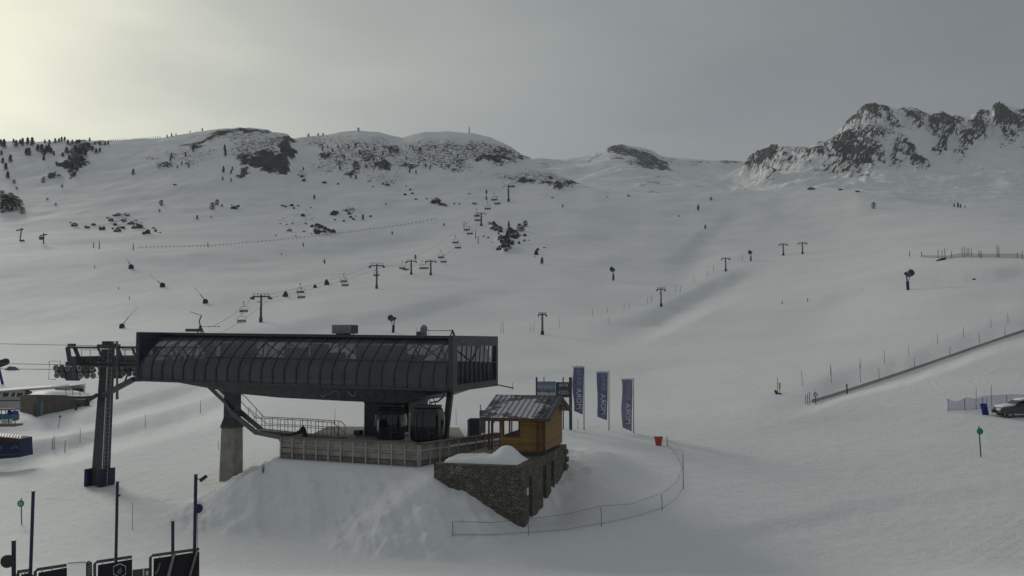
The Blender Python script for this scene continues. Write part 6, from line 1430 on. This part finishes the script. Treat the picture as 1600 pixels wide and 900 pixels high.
trees([(531,265,7)], 'small conifer right of the big cliff', 'lone conifers on the middle slope', 0); trees([(474,267,6)], 'small conifer at the right foot of the big cliff', 'lone conifers on the middle slope', 1); trees([(491,311,7)], 'small pointed tree below the second ridge', 'lone conifers on the middle slope', 2); trees([(603,321,4)], 'tiny dark tree on the empty middle slope', 'lone conifers on the middle slope', 2); trees([(567,344,9)], 'thin dark conifer right of the middle boulders', 'lone conifers on the middle slope', 1)
trees([(657,238,8),(641,231,5),(680,232,6),(645,233,6),(700,228,5),(715,246,5),(665,262,7),(672,265,6),(690,262,6),(635,250,6),(650,272,6),(640,270,7)], 'tiny conifer among the rocks of the third ridge', 'tiny conifers on the third ridge', 1)
trees([(504,236,6),(520,238,6),(528,232,6),(545,233,6),(556,230,7),(562,240,6),(538,248,6),(512,232,5),(585,236,6),(598,243,7),(610,240,7),(622,238,6),(604,262,6),(572,262,5),(584,252,6),(548,278,7),(556,280,7)], 'tiny conifer among the rocks of the second ridge', 'tiny conifers on the second ridge', 0)
trees([(760,303.5,7)], 'upper one of two small conifers below the third ridge', 'two small conifers below the third ridge', 2, .9); trees([(760,313,7)], 'lower one of two small conifers below the third ridge', 'two small conifers below the third ridge', 2, .9)
trees([(795,357.5,12)], 'tall thin conifer above the rocky knoll', 'trees around the rocky knoll', 1, .7); trees([(812,361,11),(817,361,8)], 'rounded dark tree on the right side of the rocky knoll', 'trees on the right side of the knoll', 3); trees([(821,354,9)], 'separate rounded tree at the top right of the rocky knoll', 'trees around the rocky knoll', 3); trees([(792,370,8)], 'small tree between the rocks of the knoll', 'trees around the rocky knoll', 2)
trees([(847,413.5,11)], 'lone pointed conifer on the open slope below the knoll', 'trees around the rocky knoll', 0); trees([(879,324,5)], 'tiny tree on the high open slope right of the highest tower', 'lone trees on the high slope', 2); trees([(1111,313,5)], 'tiny tree near the brow above the curved snow lip', 'lone trees on the high slope', 3); trees([(1091,329,9)], 'tiny forked tree on the curved snow lip', 'lone trees on the high slope', 1); trees([(1102,358,7)], 'tiny thin tree lower on the curved snow lip', 'lone trees on the high slope', 1)
trees([(649,405,7)], 'small dark tree behind the left tower of the pair', 'lone trees behind the chairlift', 2); trees([(694,353,4)], 'tiny dark tree right of the end of the barrier fence', 'lone trees behind the chairlift', 3)
trees([(1365,326,9.5)], 'round dark bush alone near the brow on the right', 'bushes near the brow', 4, .8)
trees([(1491,324,6),(1497,325,8),(1501,325,6),(1508,325,4)], 'tiny dark tree in the cluster below the rocky peaks', 'tiny trees below the rocky peaks', 1)
# leafless bushes
def bush(u, v, hpx, label):
    b_ = place(u, v); k_ = b_.y/F; rd = random.Random(int(u)); mb = MB()
    for i in range(46):
        a = rd.random()*6.283; l = hpx*k_*(.4+.6*rd.random()); sp = rd.random()*.45; d = V((math.cos(a)*sp, math.sin(a)*sp, 1)).normalized()
        mid = d*l*.5+V((rd.uniform(-.06, .06)*l, 0, 0)); mb.tube([V((0, 0, 0)), mid, d*l+V((rd.uniform(-.1, .1)*l, rd.uniform(-.1, .1)*l, 0))], [.10*k_*1.6, .07*k_*1.6, .04*k_*1.6], 3, False)
    o = mb.build('leafless_bush', 'bush_twig'); o.location = b_; tag(o, label, 'bush')
bush(507, 413, 12, 'tall pale leafless bush on the slope above the first chairs'); bush(474, 386, 8, 'low leafless bush below the barrier fence, left one'); bush(613, 367, 7, 'pale leafless bush below the right end of the barrier fence'); bush(411, 740, 18, 'few thin twigs poking out of the snow mound left of the deck')
bush(440, 399, 4, 'tiny bush alone on the slope above the nearest tower')
# machines / lumps beside the chairlift line
def lump(u, v, wpx, hpx, label, m='rubber'):
    b_ = place(u, v); k_ = b_.y/F; rd = random.Random(int(u*7)); mb = MB(); rings = []
    for z, f in ((-.2, .8), (.15, 1.0), (.5, .85), (.8, .5), (1.0, .2)):
        rings.append([V((math.cos(a)*wpx*k_*.5*f*(1+.25*math.sin(a*3+u)), math.sin(a)*wpx*k_*.4*f, z*hpx*k_*(1+.15*math.sin(a*2)))) for a in np.linspace(0, 6.283, 9)[:-1]])
    mb.loft(rings); o = mb.build('covered_machine', m); o.location = b_; tag(o, label, 'covered machine', 'dark covered machines beside the chairlift')
lump(446, 463.5, 9, 8, 'dark covered machine on the snow right beside the nearest tower head'); lump(492, 449.5, 6, 4.5, 'small dark heap on the snow right of the two close chairs'); lump(510, 445, 8, 8, 'small pointed dark heap left of the next pair of chairs')
# boulders
def boulder_mesh(seed):
    import bmesh
    bm = bmesh.new(); bmesh.ops.create_icosphere(bm, subdivisions=3, radius=1); rd = random.Random(seed); o3 = [rd.uniform(0, 50) for _ in range(3)]
    for v in bm.verts:
        p = v.co; n = float(fbm(np.array(p.x*1.4+o3[0]+p.z), np.array(p.y*1.4+o3[1]+p.z*.7), 4, seed)); v.co = p*(1+.55*n); v.co.z = v.co.z*.62 if v.co.z > 0 else v.co.z*.4
    me = bpy.data.meshes.new('boulder'); bm.to_mesh(me); bm.free(); me.materials.append(MAT['boulder_rock']); return me
BMS = [boulder_mesh(i) for i in range(5)]
def boulders(lst, label, group):
    for u, v, w, h in lst:
        b_ = place(u, v); k_ = b_.y/F; o = bpy.data.objects.new('boulder', random.choice(BMS)); COL.objects.link(o); o.location = b_; o.scale = (w*k_*.5, w*k_*.45, h*k_*1.2); o.rotation_euler = (0, 0, random.uniform(-.5, .5)); tag(o, label, 'boulder', group)
boulders([(116,353,10,7),(110,348,4,3),(137,356,9,6),(146,352,7,4),(160,359,11,10),(173,345,8,6),(168,341,4,3),(180,352,6,5),(183,362,10,7),(192,357,7,5),(194,346,8,5),(204,350,9,5),(210,357,8,6),(215,357,10,10),(220,356,7,7),(225,366,5,6),(231,365,8,9),(240,357,5,4),(243,362,4,6),(250,364,3,2),(176,358,4,3)], 'dark boulder of the boulder field on the left slope', 'boulders of the field on the left slope')
boulders([(183,337,12,5),(197,337,11,5)], 'flat boulder in the pair above the boulder field', 'pair of flat boulders above the field')
boulders([(274,289,7,3)], 'small flat boulder alone on the smooth left slope', 'single boulders of the left slope')
boulders([(366,326,10,6),(362,321,3,3),(372,323,5,4)], 'small dark boulder right of the pair of bushy trees', 'boulders right of the bushy trees')
boulders([(441,322,5,3),(446,323,5,4),(456,322,6,5),(459,326,4,3),(466,322,4,2),(486,325,4,2),(479,329,2,2)], 'small boulder in the row above the barrier fence', 'boulders in the row above the barrier fence')
boulders([(473,338,7,5),(438,350,3,2),(448,351,3,2),(457,350,3,2),(452,361,8,5),(478,350,4,3),(488,355,6,5),(500,364,19,12),(513,360,6,4),(520,363,9,6),(475,362,4,2),(462,369,3,2),(431,368,3,2),(486,366,2,2)], 'dark boulder in the group above the middle of the barrier fence', 'boulders above the middle of the barrier fence')
boulders([(518,336,5,7),(522,336,8,10),(527,334,6,8)], 'dark boulder in the tight upright clump of the middle slope', 'tight clump of boulders')
boulders([(541,330,5,4),(545,335,5,5),(548,340,5,4),(552,343,5,3),(537,346,4,3),(556,338,3,2),(579,339,4,4),(523,344,4,3),(537,329,3,2)], 'small boulder in the slanting line right of the tight clump', 'boulders right of the tight clump')
boulders([(500,250,3,2),(507,286,7,4),(475,283,6,5),(472,277,5,5),(528,288,4,3),(605,289,8,4),(598,288,4,3),(583,292,4,2),(577,283,6,2),(613,283,3,2)], 'small boulder on the snow below the second ridge', 'boulders below the second ridge')
boulders([(633,305,5,4),(644,303,5,3),(641,297,4,3),(650,312,5,3),(635,291,3,2),(667,311,4,3),(682,314,14,6),(692,320,12,6),(697,322,6,4),(710,319,3,3),(718,319,3,2)], 'dark boulder in the outcrop below the third ridge', 'boulders in the outcrop below the third ridge')
boulders([(741,319,8,4),(733,303,4,2)], 'small flat boulder left of the distant towers', 'boulders left of the distant towers')
boulders([(770,358,8,6),(776,360,9,6),(782,362,7,5),(797,368,7,6),(803,371,11,8),(806,367,8,6),(785,378,8,8),(789,385,10,9),(784,372,5,4),(781,390,12,9),(794,375,5,4),(756,370,3,3),(763,372,3,3),(779,366,3,3),(779,374,3,4),(813,369,5,3),(820,369,5,5),(819,377,4,4),(811,381,4,5),(826,376,2,2),(769,379,2,2)], 'dark boulder of the rocky knoll in the middle of the slope', 'boulders of the rocky knoll')
boulders([(838,398,6,10),(840,391,5,4),(851,387,5,2),(835,402,2,3)], 'small dark boulder above the lone pointed conifer', 'boulders above the lone conifer')
boulders([(1269,296,12,5)], 'flat dark boulder on the brow at the right, the leftmost', 'boulders on the brow'); boulders([(1313,297,6,3)], 'small dark boulder in the middle of the brow boulders', 'boulders on the brow'); boulders([(1340,300,7,4)], 'dark boulder on the brow at its right end', 'boulders on the brow')
boulders([(863,309,4,2),(949,308,3,2),(982,307,4,3),(1061,338,3,2)], 'tiny dark boulder along the high faint snow lip', 'tiny boulders along the high snow lip')
boulders([(1522,437,5,3)], 'tiny dark stone alone on the right slope below the green net', 'single stones')
boulders([(1016,298,3,2)], 'tiny stone near the brow', 'single stones') if False else None
# ------------------------------------------------------------------ camera, sky, sun
cd = bpy.data.cameras.new('camera'); cam = bpy.data.objects.new('camera', cd); COL.objects.link(cam)
cd.sensor_width = 36; cd.lens = 36*F/1600; cd.clip_start = 0.1; cd.clip_end = 12000
cam.location = (0, 0, 0); cam.rotation_euler = (math.pi/2+PITCH, 0, 0); SC.camera = cam
SUN_AZ = R(-36); SUN_EL = R(19)
sd = Vector((math.sin(SUN_AZ)*math.cos(SUN_EL), math.cos(SUN_AZ)*math.cos(SUN_EL), math.sin(SUN_EL)))
ld = bpy.data.lights.new('sun', 'SUN'); ld.energy = 1.15; ld.angle = R(13); ld.color = (1.0, 0.975, 0.89)
lo = bpy.data.objects.new('sun', ld); COL.objects.link(lo); lo.rotation_euler = sd.to_track_quat('Z', 'Y').to_euler()
W = bpy.data.worlds.new('World'); SC.world = W; W.use_nodes = True; nt = W.node_tree; ns = nt.nodes; ls = nt.links
bg = ns['Background']; bg.inputs['Strength'].default_value = 0.104
sky = N(ns, 'ShaderNodeTexSky'); sky.sky_type = 'NISHITA'; sky.sun_disc = False; sky.sun_elevation = SUN_EL; sky.sun_rotation = SUN_AZ % (2*math.pi)
sky.dust_density = 4; sky.altitude = 2000
tc = N(ns, 'ShaderNodeTexCoord'); gen = tc.outputs['Generated']
vm = N(ns, 'ShaderNodeVectorMath', operation='DOT_PRODUCT'); ls.new(gen, vm.inputs[0]); vm.inputs[1].default_value = sd
ang = mathn(ns, ls, 'DIVIDE', mathn(ns, ls, 'ARCCOSINE', mathn(ns, ls, 'MINIMUM', vm.outputs['Value'], 0.99999)), math.pi)
# a thin overcast layer: brightness falls away from the veiled sun, broken by faint cloud streaks
cn = N(ns, 'ShaderNodeMapping'); cn.inputs['Scale'].default_value = (1.0, 1.0, 3.2); cn.inputs['Rotation'].default_value = (0, R(-22), 0); ls.new(gen, cn.inputs['Vector'])
nz = N(ns, 'ShaderNodeTexNoise'); nz.inputs['Scale'].default_value = 3.4; nz.inputs['Detail'].default_value = 5; nz.inputs['Roughness'].default_value = 0.5; ls.new(cn.outputs['Vector'], nz.inputs['Vector'])
wob = mathn(ns, ls, 'MULTIPLY', mathn(ns, ls, 'SUBTRACT', nz.outputs['Fac'], 0.5), mathn(ns, ls, 'MULTIPLY_ADD', ang, 0.16, 0.085))
ramp = N(ns, 'ShaderNodeValToRGB'); ls.new(mathn(ns, ls, 'ADD', ang, wob), ramp.inputs['Fac'])
stops = [(0.0, (0.92, 0.92, 0.74)), (0.035, (0.82, 0.83, 0.67)), (0.065, (0.64, 0.655, 0.55)), (0.10, (0.485, 0.50, 0.44)), (0.15, (0.375, 0.391, 0.363)), (0.21, (0.292, 0.307, 0.298)), (0.28, (0.221, 0.234, 0.237)), (0.34, (0.186, 0.199, 0.208)), (0.6, (0.212, 0.226, 0.238)), (1.0, (0.25, 0.265, 0.275))]
el = ramp.color_ramp.elements
el[0].position, el[0].color = stops[0][0], stops[0][1]+(1,); el[1].position, el[1].color = stops[-1][0], stops[-1][1]+(1,)
for p, c in stops[1:-1]:
    e = el.new(p); e.color = c+(1,)
# the cloud deck is a little brighter low over the ridges
sz = N(ns, 'ShaderNodeSeparateXYZ'); ls.new(gen, sz.inputs[0])
hz = N(ns, 'ShaderNodeMapRange'); hz.inputs['From Min'].default_value = 0.34; hz.inputs['From Max'].default_value = 0.18; hz.inputs['To Min'].default_value = 1.0; hz.inputs['To Max'].default_value = 1.12; ls.new(sz.outputs['Z'], hz.inputs['Value'])
sc_ = N(ns, 'ShaderNodeVectorMath', operation='SCALE'); ls.new(ramp.outputs['Color'], sc_.inputs[0]); ls.new(mathn(ns, ls, 'MULTIPLY', hz.outputs['Result'], 10.0), sc_.inputs['Scale'])
mixs = N(ns, 'ShaderNodeMix', data_type='RGBA'); mixs.inputs['Factor'].default_value = 0.93; ls.new(sky.outputs['Color'], mixs.inputs['A']); ls.new(sc_.outputs['Vector'], mixs.inputs['B'])
ls.new(mixs.outputs['Result'], bg.inputs['Color'])
# thin mountain haze
HAZE = True
if HAZE:
    hb = MB(); hb.box((0, 1400, 205), (5600, 3100, 1010))
    hb.v = [(x, y, -300 if z < 205 else 760) for x, y, z in hb.v]
    hm = bpy.data.materials.new('haze_air'); hm.use_nodes = True; MAT['haze_air'] = hm; hn = hm.node_tree.nodes; hn.remove(hn['Principled BSDF'])
    pv = hn.new('ShaderNodeVolumePrincipled'); pv.inputs['Color'].default_value = (0.80, 0.84, 0.86, 1); pv.inputs['Density'].default_value = 0.000065
    hm.node_tree.links.new(pv.outputs[0], hn['Material Output'].inputs['Volume'])
    ho = hb.build('haze', 'haze_air'); ho['kind'] = 'stuff'
SC.view_settings.view_transform = 'Standard'; SC.view_settings.look = 'None'; SC.view_settings.exposure = 0; SC.view_settings.gamma = 1
SC.render.engine = 'CYCLES'; SC.cycles.max_bounces = 5; SC.cycles.transparent_max_bounces = 24; SC.cycles.volume_bounces = 1
SC.cycles.use_denoising = True
